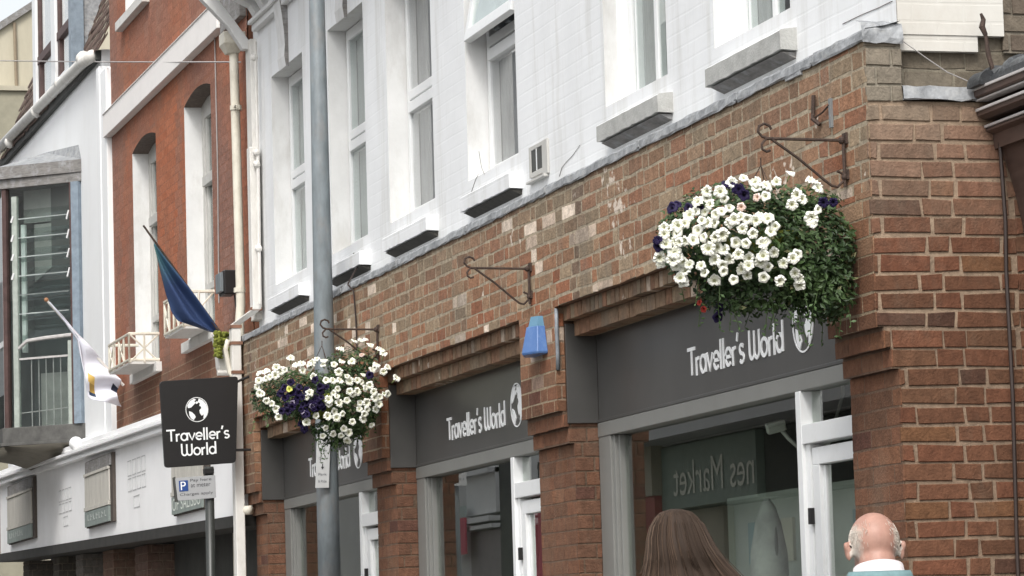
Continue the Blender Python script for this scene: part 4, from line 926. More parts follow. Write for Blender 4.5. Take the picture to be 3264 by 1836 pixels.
# ================================================================== WHITE RENDERED BUILDING, FAR LEFT
wb = thing('white_rendered_building', 'white rendered building with tiled roof and dormer at the left edge', 'building', (-23, .15, 0))
b = MB(); b.box(WORLD, -27.4, -20.02, .15, .6, 3.3, 7.30); b.build('wall', M['render'], wb)
b = MB(); b.box(WORLD, -20.02, -19.50, .10, .6, 3.3, 7.03); b.box(WORLD, -20.02, -19.84, .09, .6, 3.3, 7.1); b.build('corner_pilaster', M['render'], wb, bevel=.006)
b = MB(); b.box(WORLD, -27.3, -19.6, .62, 6, 0, 7.2); b.build('rear_block', M['dark'], wb)
def slope(y): return 7.30 + (y-.12)*2.6
def col_tile(rg): return lerp3((.085, .05, .038), (.13, .085, .065), rg.random())
b = MB(); rg = random.Random(12); y = .12; row = 0
while y < 1.4:
    x = -27.2 + (row % 2)*.09
    while x < -19.75:
        z = slope(y); c = col_tile(rg); e = rg.uniform(-.012, .012); x1 = min(x+.165, -19.75)
        b.face([(x, y-.035, z-.01+e), (x1, y-.035, z-.01+e), (x1, y+.09, slope(y+.09)+.0), (x, y+.09, slope(y+.09)+.0)], c)
        b.face([(x, y-.035, z-.035+e), (x1, y-.035, z-.035+e), (x1, y-.035, z-.01+e), (x, y-.035, z-.01+e)], c)
        b.face([(x1, y-.035, z-.035+e), (x1, y+.05, slope(y+.05)-.03), (x1, y+.05, slope(y+.05)), (x1, y-.035, z-.01+e)], c)
        x += .17
    y += .055; row += 1
b.build('roof', M['tile'], wb)
b = MB()
b.tube([(-27.4, .07, 7.405), (-24.0, .07, 7.355), (-23.98, .07, 7.355), (-20.7, .07, 7.29), (-20.1, .07, 7.25)], .06, 12)
for x in (-26.2, -24.0, -22.2, -20.7): b.tube([(x-.05, .07, 7.33), (x+.05, .07, 7.33)], .068, 12)
b.build('gutter', M['whitepipe'], wb, smooth=True)
b = MB(); b.box(WORLD, -27.4, -20.05, .10, .15, 7.205, 7.30); b.build('soffit', M['dark'], wb)
# dormer
DF = Fr((0, .08, 0), (1, 0, 0), N=(0, -1, 0)); b = MB()
for x0, x1 in ((-24.35, -24.12), (-22.95, -22.66)): b.box(DF, x0, x1, 7.35, 11, -.1, 0)
b.box(DF, -24.12, -21.6, 7.35, 7.44, -.1, 0)
dm = b.build('dormer_window', M['frame'], wb, bevel=.004)
for x0, x1 in ((-24.12, -22.95), (-22.66, -21.62)):
    b = MB()
    for z in (7.90, 9.1): b.box(DF, x0, x1, z-.04, z+.045, -.079, -.02)
    b.box(DF, x0, x0+.12, 7.44, 7.862, -.079, -.03); b.box(DF, x0, x0+.03, 7.86, 9.2, -.079, -.03); b.build('glazing_bar', M['maroon'], dm)
pass
b = MB(); b.box(DF, -24.15, -21.6, 7.42, 10.9, -.06, -.055); b.build('pane', M['skyglass'], dm)
b = MB(); b.box(DF, -24.15, -21.62, 7.43, 10.9, -.09, -.082); b.build('pane_backing', mat('reflected_sky_white', (.92, .92, .90), .8), dm)  # white sheet behind the glass stands in for reflected sky
b = MB(); b.box(DF, -21.62, -21.45, 7.30, 11, -.12, .01); b.build('corner_board', M['bluegrey'], dm)
b = MB(); b.prism(Fr((-21.55, 0, 0), (0, 1, 0), N=(1, 0, 0)), [(.10, 7.3), (.18, 7.5), (.70, 8.9), (1.4, 10.8), (.09, 11)], 0, .07); b.build('dormer_cheek', M['lead'], dm)
b = MB(); b.box(WORLD, -24.6, -21.4, -.1, 1.5, 11, 11.2); b.build('dormer_roof', M['lead'], dm)
# canted bay window
bay = thing('bay_window', 'canted timber bay window with glass louvres on the white rendered building', 'bay window', (-23, .1, 3.6))
cs, sn = math.cos(R(46)), math.sin(R(46))
LC = Vector((-21.45-.95*cs, .12-.95*sn, 0)); CF = Fr(LC, (cs, sn, 0), N=(sn, -cs, 0))
FF = Fr((LC.x-2.0, LC.y, 0), (1, 0, 0), N=(0, -1, 0)); XC = LC.x-2.0; CB = Fr((XC-.95*cs, .12, 0), (cs, -sn, 0), N=(-sn, -cs, 0))
def poly(off):   # plan outline of the bay
    return [(-21.45+off*.4, .15), (LC.x+off*.4, LC.y-off), (XC-off*.4, LC.y-off), (XC-.95*cs-off*.4, .15)]
b = MB()
b.prism(WORLD, poly(.03)[::-1], 6.205, 6.30); b.prism(WORLD, poly(.07)[::-1], 6.30, 6.325); b.prism(WORLD, poly(.05)[::-1], 6.325, 6.43)
b.build('head_fascia', M['oak'], bay, bevel=.004)
b = MB(); p = poly(.05); q = poly(-.38)
b.loft([[(x, y, 6.43) for x, y in p], [(x, y, 6.60) if y > 0 else (x+(.4 if x < -22.5 else -.3), -.05, 6.66) for x, y in q]]); b.build('lead_roof', M['lead'], bay)
b = MB(); b.prism(WORLD, poly(.03)[::-1], 3.60, 3.755); b.prism(WORLD, poly(.05)[::-1], 3.57, 3.60); b.build('apron', mat('dark_apron', (.10, .098, .092), .7, var=.3, scale=10), bay, bevel=.004)
b = MB(); p = poly(.02); q = [(x+(.12 if x < -22.5 else -.1), min(.15, y*.25+.1)) for x, y in p]
b.loft([[(x, y, 3.57) for x, y in p], [((x+a)/2, (y*.35+c*.65), 3.50) for (x, y), (a, c) in zip(p, q)], [(a, c, 3.43) for a, c in q]]); b.build('soffit', mat('beige_soffit', (.25, .23, .19), .8, var=.15), bay, smooth=True)
b = MB(); b.box(CF, .0, .05, 3.755, 6.205, -.05, .012); b.box(CF, .83, .862, 3.755, 6.205, -.04, .0); b.build('post', M['maroon'], bay)
b = MB(); b.box(CF, .862, .95, 3.755, 6.205, -.05, .014); b.build('corner_post', M['bluegrey'], bay)
b = MB(); b.box(CF, .105, .165, 3.755, 6.12, -.05, -.01); b.box(CF, .78, .83, 3.755, 4.6, -.05, -.01); b.build('mullion', M['palegreen'], bay)
b = MB(); b.box(CF, .175, .225, 4.52, 5.83, -.10, -.07); b.build('louvre_track', mat('white_track', (.75, .80, .78), .4), bay)
b = MB()
for i in range(8):
    z = 5.86-.2*i
    if z < 4.6: break
    S = Fr(CF(.17, z, -.05), (cs, sn, 0), V=CF.V*.86+CF.N*-.5)
    b.box(S, 0, .66, -.02, .15, -.003, .003)
b.build('louvre_glass', M['glass'], bay)
b = MB()
for i in range(6):
    z = 5.885-.195*i
    b.box(CF, .17, .78, z-.004, z+.006, -.045, -.03)
    if i < 4:
        b.prism(CF, [(.785, z-.05), (.80, z-.055), (.83, z+.035), (.815, z+.04)], -.02, 0)
        b.prism(CF, [(.095, z-.03), (.115, z-.035), (.14, z+.03), (.12, z+.035)], -.02, .002)
b.build('louvre_clip', mat('white_clip', (.72, .72, .72), .5), bay)
b = MB(); b.tube([CF(.17, 4.56, -.02), CF(.27, 4.63, -.02), CF(.5, 4.645, -.02), CF(.83, 4.655, -.02)], .02, 6); b.box(CF, .17, .83, 4.44, 4.46, -.05, -.02); b.build('rail', M['greyline'], bay)
b = MB(); b.box(CF, .35, .74, 3.76, 4.30, -.16, -.14); pn = b.build('panel', mat('pale_panel', (.30, .31, .29), .8, var=.15), bay)
b = MB()
for i in range(7): b.tube([CF(.30+.09*i, 3.76, -.05), CF(.30+.09*i, 4.44, -.05)], .006, 5)
b.tube([CF(.17, 3.90, -.05), CF(.83, 3.93, -.05)], .006, 5); b.build('balustrade', M['greyline'], bay)
b = MB(); b.box(CF, .05, .86, 3.755, 6.2, -.03, -.025); b.build('pane', M['glass'], bay)
b = MB(); b.prism(WORLD, [(-21.6, .13), (LC.x-.05, LC.y+.32), (XC+.05, LC.y+.32), (XC-.5, .13)][::-1], 3.76, 5.25); b.build('interior', mat('teal_dark_room', (.07, .085, .085), .7, var=.3, scale=3), bay)
b = MB(); b.prism(WORLD, [(-21.6, .13), (LC.x-.05, LC.y+.32), (XC+.05, LC.y+.32), (XC-.5, .13)][::-1], 5.25, 6.2); b.build('interior_upper', mat('grey_room', (.17, .167, .163), .7, var=.15, scale=3), bay)
b = MB(); b.prism(CF, [(.25, 5.25), (.82, 5.62), (.82, 5.84), (.25, 5.84)], -.22, -.2); b.box(CF, .12, .82, 5.86, 6.2, -.22, -.2); b.build('interior_ceiling', mat('grey_ceiling', (.45, .44, .42), .8), bay)
b = MB(); b.box(FF, 0, .06, 3.755, 6.205, -.04, 0); b.box(FF, 1.0, 1.06, 3.755, 6.205, -.04, 0); b.box(FF, 1.93, 1.99, 3.755, 6.205, -.04, 0); b.box(FF, .0, 2.0, 4.6, 4.66, -.04, -.004); b.build('front_frame', M['frame'], bay)
b = MB(); b.box(FF, 0.02, 1.98, 3.755, 6.2, -.03, -.02); b.build('front_pane', M['shopglass'], bay)
b = MB(); b.box(CB, .02, .93, 3.755, 6.205, -.04, 0); b.build('far_cant', M['oak'], bay)
# tan building behind
t = thing('tan_rendered_building', 'tan rendered gable of a taller building behind the far left roof', 'building', (-45, 3, 0))
TG = Fr((-45, 0, 0), (0, 1, 0), N=(1, 0, 0))
b = MB(); b.prism(TG, [(.3, 0), (9, 0), (9, 16.7), (3.0, 12.57), (.3, 10.73)], -8, 0); b.build('gable_wall', M['tan'], t)
b = MB(); b.prism(TG, [(.3, 10.73), (3.0, 12.57), (9, 16.7), (9, 16.85), (3, 12.70), (.3, 10.88)], -8, .08); b.build('verge', M['oak'], t)
b = MB(); b.box(TG, .35, 2.85, 0, 10.7, 0, .6); b.box(TG, 1.2, 2.85, 10.7, 11.02, 0, .6); b.build('lower_wall', mat('olive_render', (.30, .28, .21), .85, var=.1), t); b = MB(); b.box(TG, 1.2, 2.9, 11.02, 11.10, 0, .66); b.build('coping', M['tan'], t)
b = MB(); b.tube([TG(2.66, 12.3, .03), TG(2.68, 11.1, .03)], .03, 6); b.build('stain_pipe', mat('brown_pipe', (.25, .20, .14), .8), t)

# ================================================================== OLD TIMBER SHOPFRONT UNDER THE RED AND WHITE BUILDINGS
sf = thing('timber_shopfront', 'long cream timber fascia above dark brick arcade on the left', 'shopfront', (-20, 0, 0))
def zb(x): return 2.44 + (-12.77-x)*(2.645-2.44)/14.22
def ztp(x): return 3.315 + (-16.5-x)*(.13)/10.0
b = MB(); XS = [-27.0, -23.9, -20.3, -16.5, -12.74]
FD = Fr((0, 0, 0), (1, 0, 0), N=(0, -1, 0))
for a, c in zip(XS, XS[1:]): b.prism(FD, [(a, zb(a)), (c, zb(c)), (c, ztp(c)-.03), (a, ztp(a)-.03)], -.2, 0)
b.build('fascia_board', M['fascia'], sf)
b = MB()
for h, n in ((0, .07), (.035, .05), (.06, .10)):
    b.prism(FD, [(-27, ztp(-27)-.03+h), (-12.78, ztp(-12.78)-.03+h), (-12.78, ztp(-12.78)+h), (-27, ztp(-27)+h)], -.2, n)
b.prism(FD, [(-27, ztp(-27)+.09), (-12.8, ztp(-12.8)+.09), (-12.8, ztp(-12.8)+.14), (-27, ztp(-27)+.14)], -.2, .03)
b.build('cornice', M['fascia'], sf, bevel=.004)
b = MB(); b.prism(FD, [(-27, zb(-27)-.10), (-12.75, zb(-12.75)-.09), (-12.75, zb(-12.75)-.004), (-27, zb(-27)-.004)], -.35, .02); b.build('beam', mat('dark_beam', (.03, .029, .026), .7, var=.4), sf)
b = MB(); b.box(WORLD, -27, -13, 2.2, 2.3, 0, 2.7); b.box(WORLD, -27, -13, .2, 2.2, 2.62, 2.70); b.box(WORLD, -13.1, -12.8, .4, 2.2, 0, 2.5); b.build('recess', M['dark'], sf)
def column(x0, x1, y, c0, c1, seed):
    b = MB(); cf = lambda u, v, rg: lerp3(c0, c1, rg.random())
    F = Fr((0, y, 0), (1, 0, 0), N=(0, -1, 0)); brick_wall(b, F, x0, x1, 0, zb(x0)-.11, 0, colf=cf, mortar=lerp3(c1, (.4, .33, .26), .35), seed=seed, mode='header')
    brick_wall(b, Fr((x1, 0, 0), (0, 1, 0), N=(1, 0, 0)), y, y+.4, 0, zb(x0)-.11, 0, colf=cf, mortar=lerp3(c1, (.4, .33, .26), .35), seed=seed+1, mode='header')
    b.build('brick_column', M['brick'], sf)
column(-24.2, -23.75, .2, (.10, .09, .08), (.13, .12, .10), 3); column(-26.6, -26.1, .2, (.13, .12, .11), (.17, .15, .13), 4)
column(-22.9, -22.4, .25, (.20, .185, .17), (.26, .24, .22), 5); column(-21.1, -20.45, .25, (.20, .12, .09), (.24, .16, .12), 7); column(-19.2, -18.5, .25, (.14, .085, .065), (.17, .11, .09), 9)
column(-13.5, -12.9, .3, (.15, .085, .06), (.19, .11, .08), 11); 
b = MB(); b.box(WORLD, -14.2, -14.1, .2, .26, 1.0, 2.35); b.build('white_post', M['cream'], sf)
def shutter(x0, x1, zlo, zhi, label, words=None):
    t = thing('menu_shutter', label, 'shutter', ((x0+x1)/2, 0, zlo), group='weathered shutters on the cream fascia')
    b = MB(); b.box(FD, x0, x1+.02, zlo-.01, zhi+.12, 0.001, .03); b.build('back_frame', mat('dark_shutter_frame', (.07, .055, .045), .7), t)
    b = MB(); n = 7; w_ = (x1-x0-.12)/n
    for i in range(n): b.box(FD, x0+i*w_+.004, x0+(i+1)*w_-.004, zlo+.19, zhi-.03, .031, .045)
    b.box(FD, x0, x1-.12, zlo+.15, zlo+.187, .031, .055); b.box(FD, x0, x1-.12, zhi-.027, zhi, .031, .055); b.build('planks', M['shutter'], t, bevel=.002)
    b = MB(); b.box(FD, x0+.05, x1-.04, zhi+.004, zhi+.11, .031, .045); b.build('header_panel', M['oak'], t)
    b = MB(); b.box(FD, x0+.02, x1-.13, zlo, zlo+.145, .031, .05); pl = b.build('name_plate', M['plate'], t)
    if words: text_obj(words, Fr((0, 0, 0), (1, 0, 0), N=(0, -1, 0)), x0+.06, zlo+.028, .052, .1, x1-x0-.24, mat('plate_lettering', (.72, .76, .70), .5), pl, 'lettering', .10)
    else:
        b = MB(); rg = random.Random(int(x0))
        for i in range(7): b.box(FD, x0+.22+i*.17, x0+.22+i*.17+.02, zlo+.05, zlo+.11, .0505, .053); b.box(FD, x0+.24+i*.17, x0+.30+i*.17, zlo+.05+(i % 2)*.03, zlo+.065+(i % 2)*.03, .0505, .053)
        b.build('worn_marks', mat('worn_mark', (.40, .43, .41), .6), pl)
shutter(-20.3, -18.7, 2.66, 3.17, 'weathered cream plank shutter, middle of the three on the long fascia')
shutter(-26.05, -23.95, 2.72, 3.25, 'weathered cream plank shutter at the far left under the bay window')
shutter(-15.55, -14.05, 2.56, 3.02, 'weathered shutter behind the parking sign with grey green OF SALISBU plate', 'OF SALISBU')
b = MB(); rg = random.Random(2)
for x0, x1, z0, z1 in [(-18.0, -17.0, 3.02, 3.16), (-18.0, -17.0, 2.88, 3.0), (-17.7, -17.3, 2.72, 2.83), (-22.3, -21.4, 3.0, 3.12), (-22.3, -21.4, 2.88, 2.98), (-22.0, -21.6, 2.74, 2.84)]:
    n = 4 if x1-x0 > .6 else 1
    for i in range(n):
        a = x0+(x1-x0)*i/n; c = a+(x1-x0)/n*.75
        for q in ((a, c, z1-.008, z1), (a, c, z0, z0+.008), (a, a+.012, z0, z1), (c-.012, c, z0, z1)): b.box(FD, *q, .0005, .003)
b.build('faint_lettering', mat('faint_grey_lettering', (.52, .53, .53), .6), sf)
b = MB(); b.sphere((-20.7, -.06, 3.50), .07, 10, 8); b.tube([(-20.7, -.06, 3.5), (-20.7, .1, 3.56)], .02, 6); tag(b.build('globe_lamp', M['frame'], smooth=True), 'small white round lamp at the bottom corner of the bay window', 'lamp')

# fine cracks and a loose wire on the painted wall
WL = Fr((0, .149, 0), (1, 0, 0), N=(0, -1, 0))
for pts in ([(-4.752, 3.865), (-4.7, 3.905), (-4.621, 3.922), (-4.509, 3.938), (-4.361, 3.974)], [(-.60, 3.914), (-.376, 3.912), (-.202, 3.906), (-.052, 3.905)], [(-6.534, 4.03), (-6.442, 4.085), (-6.373, 4.11)], [(-6.347, 4.24), (-6.303, 4.141), (-6.243, 4.091)]):
    MB().tube([WL(x, z, .001) for x, z in pts], .0014, 4).build('paint_crack', M['ironrust'], shop)

# ================================================================== STREET FURNITURE
t = thing('lamp_post', 'tall grey steel lamp post standing in front of the white building', 'lamp post', (-9.3, -.13, 0), group=None)
b = MB(); b.tube([(-9.3, -.13, 0), (-9.3, -.13, 1.1)], .085, 24); b.tube([(-9.3, -.13, 1.1), (-9.3, -.13, 2.55), (-9.3, -.128, 4), (-9.3, -.12, 7.5)], [.077, .073, .062, .042], 24, cap=True); b.build('column', M['galv'], t, smooth=True)
b = MB(); b.tube([(-9.3, -.12, 7.5), (-9.3, -.4, 7.9), (-9.3, -1.2, 8.1)], .03, 10); b.build('arm', M['galv'], t, smooth=True)
b = MB(); b.sphere((-9.3, -1.35, 8.08), .2, 14, 8, scale=(.7, 1.6, .4)); b.build('lantern', M['galv'], t, smooth=True)
t = thing('vertical_plate_sign', 'narrow upright white sign strapped to the lamp post below the flower basket', 'sign', (-8.9, -.3, 2.6))
VF = Fr((-9.2, -.378, 0), (0, 1, 0), V=(0, .055, 1), N=(1, 0, 0))
b = MB(); b.box(VF, .01, .10, 2.45, 2.85, -.004, .004); b.build('plate', M['signwhite'], t, bevel=.0015)
b = MB(); b.box(VF, .025, .055, 2.775, 2.815, .0045, .006); b.build('blue_symbol', mat('faded_blue', (.22, .32, .42), .5), t)
for wd, z in (('City', 2.685), ('Centre', 2.635), ('Park', 2.53), ('& Ride', 2.485)):
    text_obj(wd, VF, .026, z, .0055, .02, .056, mat('faded_text', (.16, .17, .19), .6), t, 'lettering', .017)
b = MB(); b.box(VF, .050, .055, 2.585, 2.607, .0045, .006); b.prism(VF, [(.042, 2.588), (.0525, 2.57), (.063, 2.588)], .0045, .006); b.build('arrow', M['signtext'], t)

# projecting sign
t = thing('projecting_sign', "black square hanging sign reading Traveller's World with a globe emblem", 'sign', (-12.4, -.4, 3.1))
HF = Fr((-12.42, 0, 0), (0, 1, 0), V=(0, 0, 1), N=(1, 0, 0))
tl, tr, br_, bl = (-.679, 3.418), (-.088, 3.452), (-.118, 2.806), (-.652, 2.776)
def rc(pts, r=.03):
    out = []
    for i, p in enumerate(pts):
        a = Vector(pts[i-1]) - Vector(p); c = Vector(pts[(i+1) % 4]) - Vector(p); a.normalize(); c.normalize(); p = Vector(p)
        for k in range(5):
            s = k/4; q = p + a*r*(1-s)**2 + c*r*s**2; out.append((q.x, q.y))
    return out
b = MB(); b.prism(HF, rc([bl, br_, tr, tl]), -.03, .012); sp_ = b.build('panel', M['black'], t, bevel=.002)
SG = Fr(HF(-.666, 0, 0) , (0, .9985, .055), V=(0, -.02, 1), N=(1, 0, 0))
b = MB(); lettering(b, Fr(HF(-.634, 2.968, 0), (0, .9985, .055), V=(0, -.03, 1), N=(1, 0, 0)), "Traveller's", 0, 0, .475, .088, .012, .0125, .015); b.build('lettering', M['lettering'], sp_); b = MB()
lettering(b, Fr(HF(-.53, 2.862, 0), (0, .9985, .055), V=(0, -.03, 1), N=(1, 0, 0)), 'World', 0, 0, .27, .088, .012, .0125, .015); b.build('lettering', M['lettering'], sp_)
b = MB(); globe(b, HF, -.405, 3.205, .083, .09, .0125, .015); b.build('globe_emblem', M['lettering'], sp_)
b = MB(); b.tube([HF(-.12, 3.40, -.01), HF(.02, 3.46, -.01)], .010, 6); b.tube([HF(-.14, 2.90, -.01), HF(.06, 2.905, -.01)], .010, 6); b.tube([HF(.01, 3.46, -.01), HF(.01, 2.90, -.01)], .010, 6)
b.build('bracket', M['black'], t)

# parking sign on its post, scaled about the camera along the line of sight
KS = .935; KX, KY, KZ = -9.474, -.329, .0878
t = thing('parking_sign_post', 'grey parking sign with blue P on a dark post', 'sign', (KX, -.97, 0))
def kq(y, z): return (KY+KS*y, KZ+KS*z)
PF = Fr((KX, 0, 0), (0, 1, 0), V=(0, 0, 1), N=(1, 0, 0))
def kbox(b, y0, y1, z0, z1, n0, n1): (a0, c0), (a1, c1) = kq(y0, z0), kq(y1, z1); b.box(PF, a0, a1, c0, c1, n0, n1)
b = MB(); b.tube([PF(kq(-.588, 0)[0], 0, -.04), PF(*kq(-.582, 2.70), -.04)], .030, 14); b.build('post', mat('dark_post', (.03, .033, .03), .4), t, smooth=True)
b = MB(); b.prism(PF, rc([kq(*p) for p in [(-.815, 2.463), (-.543, 2.480), (-.548, 2.640), (-.832, 2.622)]], .01), -.008, .0); pp = b.build('plate', mat('sign_grey', (.36, .365, .37), .5, var=.05), t, bevel=.001)
b = MB(); b.prism(PF, [kq(*p) for p in [(-.835, 2.455), (-.812, 2.455), (-.828, 2.632), (-.848, 2.625)]], -.02, -.009); b.build('plate_back', mat('plate_back', (.05, .05, .045), .5), t)
TS = Fr((-11, 0, 0), (0, .998, .062), V=(0, -.04, 1), N=(1, 0, 0))
b = MB(); b.prism(PF, [kq(*p) for p in [(-.804, 2.527), (-.740, 2.531), (-.743, 2.606), (-.807, 2.602)]], .0005, .002); b.build('blue_square', M['signblue'], pp)
text_obj('P', Fr(PF(*kq(-.793, 2.537), 0), TS.U, TS.V, (1, 0, 0)), 0, 0, .003, .06, .036*KS, M['lettering'], pp, 'lettering', .058*KS)
for wd, y, z, wt, hh in (('Pay here', -.725, 2.588, .15, .026), ('at meter', -.722, 2.555, .14, .024), ('Charges apply', -.80, 2.490, .235, .024)):
    text_obj(wd, Fr(PF(*kq(y, z), 0), TS.U, TS.V, (1, 0, 0)), 0, 0, .001, .03, wt*KS, M['signtext'], pp, 'lettering', hh*KS)
b = MB(); kbox(b, -.62, -.555, 2.65, 2.685, -.07, .0); b.build('clamp', M['black'], t)

# ------------------------------------------------------------------ flags
def cloth(name, P, nu, nv, colf, m, parent):
    b = MB(); b.grid(P, nu, nv, colf); o = b.build(name, m, parent, smooth=True, weld=True)
    s = o.modifiers.new('thickness', 'SOLIDIFY'); s.thickness = .004; return o
t = thing('blue_flag', 'dark blue flag hanging limply from an angled pole on the red building', 'flag', (-13, 0, 4))
b = MB(); b.tube([(-13, -.680, 4.66), (-13, -.10, 3.835), (-13, .14, 3.50)], [.008, .012, .012], 8); b.build('pole', M['ironrust'], t)
def P1(i, j):
    a = Vector((-13, -.60, 4.53)).lerp(Vector((-13, -.115, 3.855)), i)                 # along the pole
    low = [(0, -.600, 4.50), (.25, -.560, 4.33), (.5, -.515, 4.16), (.75, -.465, 4.0), (.88, -.42, 3.935), (1, -.20, 3.865)]
    for (s0, y0, z0), (s1, y1, z1) in zip(low, low[1:]):
        if i <= s1+1e-6:
            k = (i-s0)/(s1-s0); l = Vector((-13, y0+(y1-y0)*k, z0+(z1-z0)*k)); break
    p = a.lerp(l, j); sag = math.sin(math.pi*j)
    p.x += .05*math.sin(j*9+i*3)*min(1, i*2) ; p.z -= .03*sag*max(0, i-.7)*3
    return p
def c1(i, j):
    c = lerp3((.045, .14, .15), (.022, .045, .125), min(1, i*2.2)); c = lerp3(c, (.12, .17, .10), max(0, j-.75)*2.5*max(0, 1-i*2))
    return lerp3(c, (.03, .065, .16), .4*max(0, math.sin(j*7+i*2)))
cloth('cloth', P1, 34, 22, c1, M['flagblue'], t)
t = thing('white_flag', 'white flag with yellow and navy emblem on an angled pole against the white wall', 'flag', (-19, 0, 4))
b = MB(); b.tube([(-19, -.56, 4.72), (-19, .02, 4.05), (-19, .14, 3.93)], [.012, .014, .014], 8); b.build('pole', M['whitepipe'], t)
b = MB(); b.sphere((-19, -.572, 4.735), .022, 8, 6); b.build('finial', mat('orange_wood', (.35, .17, .08), .5), t)
def P2(i, j):
    k = i*.93; a = Vector((-19, -.545, 4.71)).lerp(Vector((-19, .16, 3.92)), k)
    wdt = .012 + .09*max(0, min(1, (i-.15)/.45)); drop = wdt + .40*max(0, min(1, (i-.42)/.10))*(1-1.05*max(0, i-.55)/.45*.62)
    ph = 6.28*j
    p = a + Vector((0, -.25*0, -drop*j))
    p.y += (-.035*math.sin(j*3.1))*min(1, i*1.6) + .02*math.sin(j*8+i*6)*max(0, i-.5)
    p.x += .05*math.sin(j*10+i*14)*max(.2, i) + .03
    return p
def c2(i, j):
    if .56 < i < .66 and .48 < j < .66: return (.68, .46, .12)
    if .57 < i < .66 and .66 <= j < .84: return (.42, .27, .06)
    if .55 < i < .66 and .84 <= j < .91: return (.02, .04, .08)
    if .90 < i and .28 < j < .50: return (.02, .025, .05)
    return (.72, .73, .80)
cloth('cloth', P2, 60, 40, c2, M['flagwhite'], t)

# ------------------------------------------------------------------ things inside the corner window
t = thing('security_camera', 'white security camera on a bracket behind the large shop window', 'camera', (-2.4, .5, 2.4))
cw = mat('camera_white', (.75, .75, .72), .4)
S = Fr((-2.45, .48, 2.36), (.25, 1, .25), V=(.1, -.25, 1))
b = MB(); b.box(S, -.055, .035, -.026, .026, -.03, .035); b.build('housing', cw, t, bevel=.008)
b = MB(); b.box(S, .035, .058, -.028, .014, -.03, .03); b.build('lens_hood', M['dark'], t)
b = MB(); b.tube([(-2.44, .495, 2.34), (-2.42, .52, 2.30), (-2.38, .56, 2.25)], .010, 8); b.tube([(-2.38, .56, 2.27), (-2.38, .57, 2.20)], .018, 10); b.build('bracket', cw, t, smooth=True)
b = MB(); b.tube([(-2.38, .57, 2.26), (-2.37, .70, 2.27), (-2.37, .78, 2.5), (-2.37, .78, 3.05)], .008, 8); b.build('support', cw, t)
t = thing('display_mannequin', 'tall pale hooded coat displayed on a stand behind the large shop window', 'mannequin', (-2.85, .56, 0))
b = MB(); rings = []
for z, wd, dp in ((0.9, .15, .10), (1.3, .15, .12), (1.6, .15, .12), (1.78, .145, .11), (1.92, .10, .09), (2.0, .06, .06), (2.04, .02, .02)):
    rings.append([(-2.85+dp*math.cos(R(a))*(1+.08*math.sin(a*.2)), .56+wd*.60*math.sin(R(a)), z) for a in range(0, 360, 15)])
b.loft(rings); b.build('coat', mat('grey_coat', (.30, .31, .30), .8, var=.35, scale=9), t, smooth=True)
b = MB(); b.sphere((-2.745, .56, 1.80), .016, 8, 8, scale=(.4, .6, 6.5)); b.build('hood_opening', M['dark'], t, smooth=True)
b = MB(); b.tube([(-2.85, .56, 0), (-2.85, .56, .95)], .02, 8); b.tube([(-2.85, .56, 0), (-2.85, .56, .02)], .18, 16); b.build('stand', M['galv'], t)

# ================================================================== OPPOSITE SIDE OF THE STREET (seen mirrored in the windows)
OY = -8.05 + .44
OF = Fr((0, -8.16, 0), (-1, 0, 0), N=(0, 1, 0))     # faces +y; u = -x
t = thing('opposite_market_shop', 'green fronted shop reflected in the big corner window', 'building', (-27, -8.2, 0))
b = MB(); b.box(OF, 14, 29.5, 0, 3.06, -4, -.35); b.box(OF, 14, 29.5, 3.9, 9.35, -4, -.02); b.build('wall', M['oppgrey'], t)
b = MB(); b.box(OF, 25.4, 29.0, 3.08, 3.88, -.3, 0); gs = b.build('fascia', M['oppgreen'], t)
b = MB(); b.box(OF, 14, 25.38, 3.08, 3.88, -.3, -.1); b.build('dark_fascia', M['dark'], t)
text_obj('nes Market', OF, 25.46, 3.24, .012, .4, 3.0, mat('cream_lettering', (.95, .95, .82), .5), gs, 'lettering', .42)
b = MB(); b.box(OF, 28.98, 29.55, 0, 3.28, -.3, .1); b.build('red_post', M['oppred'], t)
b = MB(); b.box(OF, 28.95, 29.6, 3.28, 3.95, -.3, .14); b.build('capital', M['tan'], t)
b = MB(); b.box(OF, 27.2, 29, .0, 3.06, -.34, -.2); b.build('side_panel', M['tan'], t)
b = MB(); b.box(OF, 14, 30, 3.92, 4.1, -.1, .5); b.build('awning_box', M['oppgrey'], t)
t = thing('opposite_white_shop', 'white stucco front with cornice reflected in the middle shop window', 'building', (-38, -8.2, 0))
b = MB(); b.box(OF, 36.9, 38.6, 3.45, 6, -3, 0); b.box(OF, 33.9, 34.9, 3.3, 6, -3, 0); b.build('wall', M['oppwhite'], t)
b = MB(); b.box(OF, 36.9, 38.7, 3.32, 3.40, -.3, .12); b.box(OF, 36.9, 38.7, 3.22, 3.28, -.3, .08); b.box(OF, 36.9, 38.6, 4.05, 4.12, -.3, .12); b.box(OF, 33.9, 34.9, 3.16, 3.24, -.3, .1); b.build('cornice', M['oppwhite'], t)
b = MB(); b.box(OF, 36.9, 38.6, 0, 3.2, -3, -.05); b.build('shopfront', mat('opp_mauve', (.30, .26, .27), .6), t)
b = MB(); b.box(OF, 34.9, 36.9, 0, 6, -3, -.06); b.box(OF, 29.6, 33.9, 0, 9.35, -3, -.1); b.build('dark_bay', mat('opp_dark', (.09, .095, .09), .7), t)
b = MB(); b.box(OF, 33, 35.2, 6, 9.35, -3, -.02); b.box(OF, 35.2, 38.74, 6.01, 10.2, -3, -.02); b.build('upper_wall', M['oppgrey'], t)
t = thing('opposite_grey_block', 'tall grey block further down the street seen only in window reflections', 'building', (-60, -8.2, 0))
b = MB(); b.box(OF, 40.0, 90, 0, 12, -4, -.1); b.box(OF, 38.75, 40.0, 0, 10.2, -4, -.1); b.build('wall', M['oppgrey'], t)
b = MB()
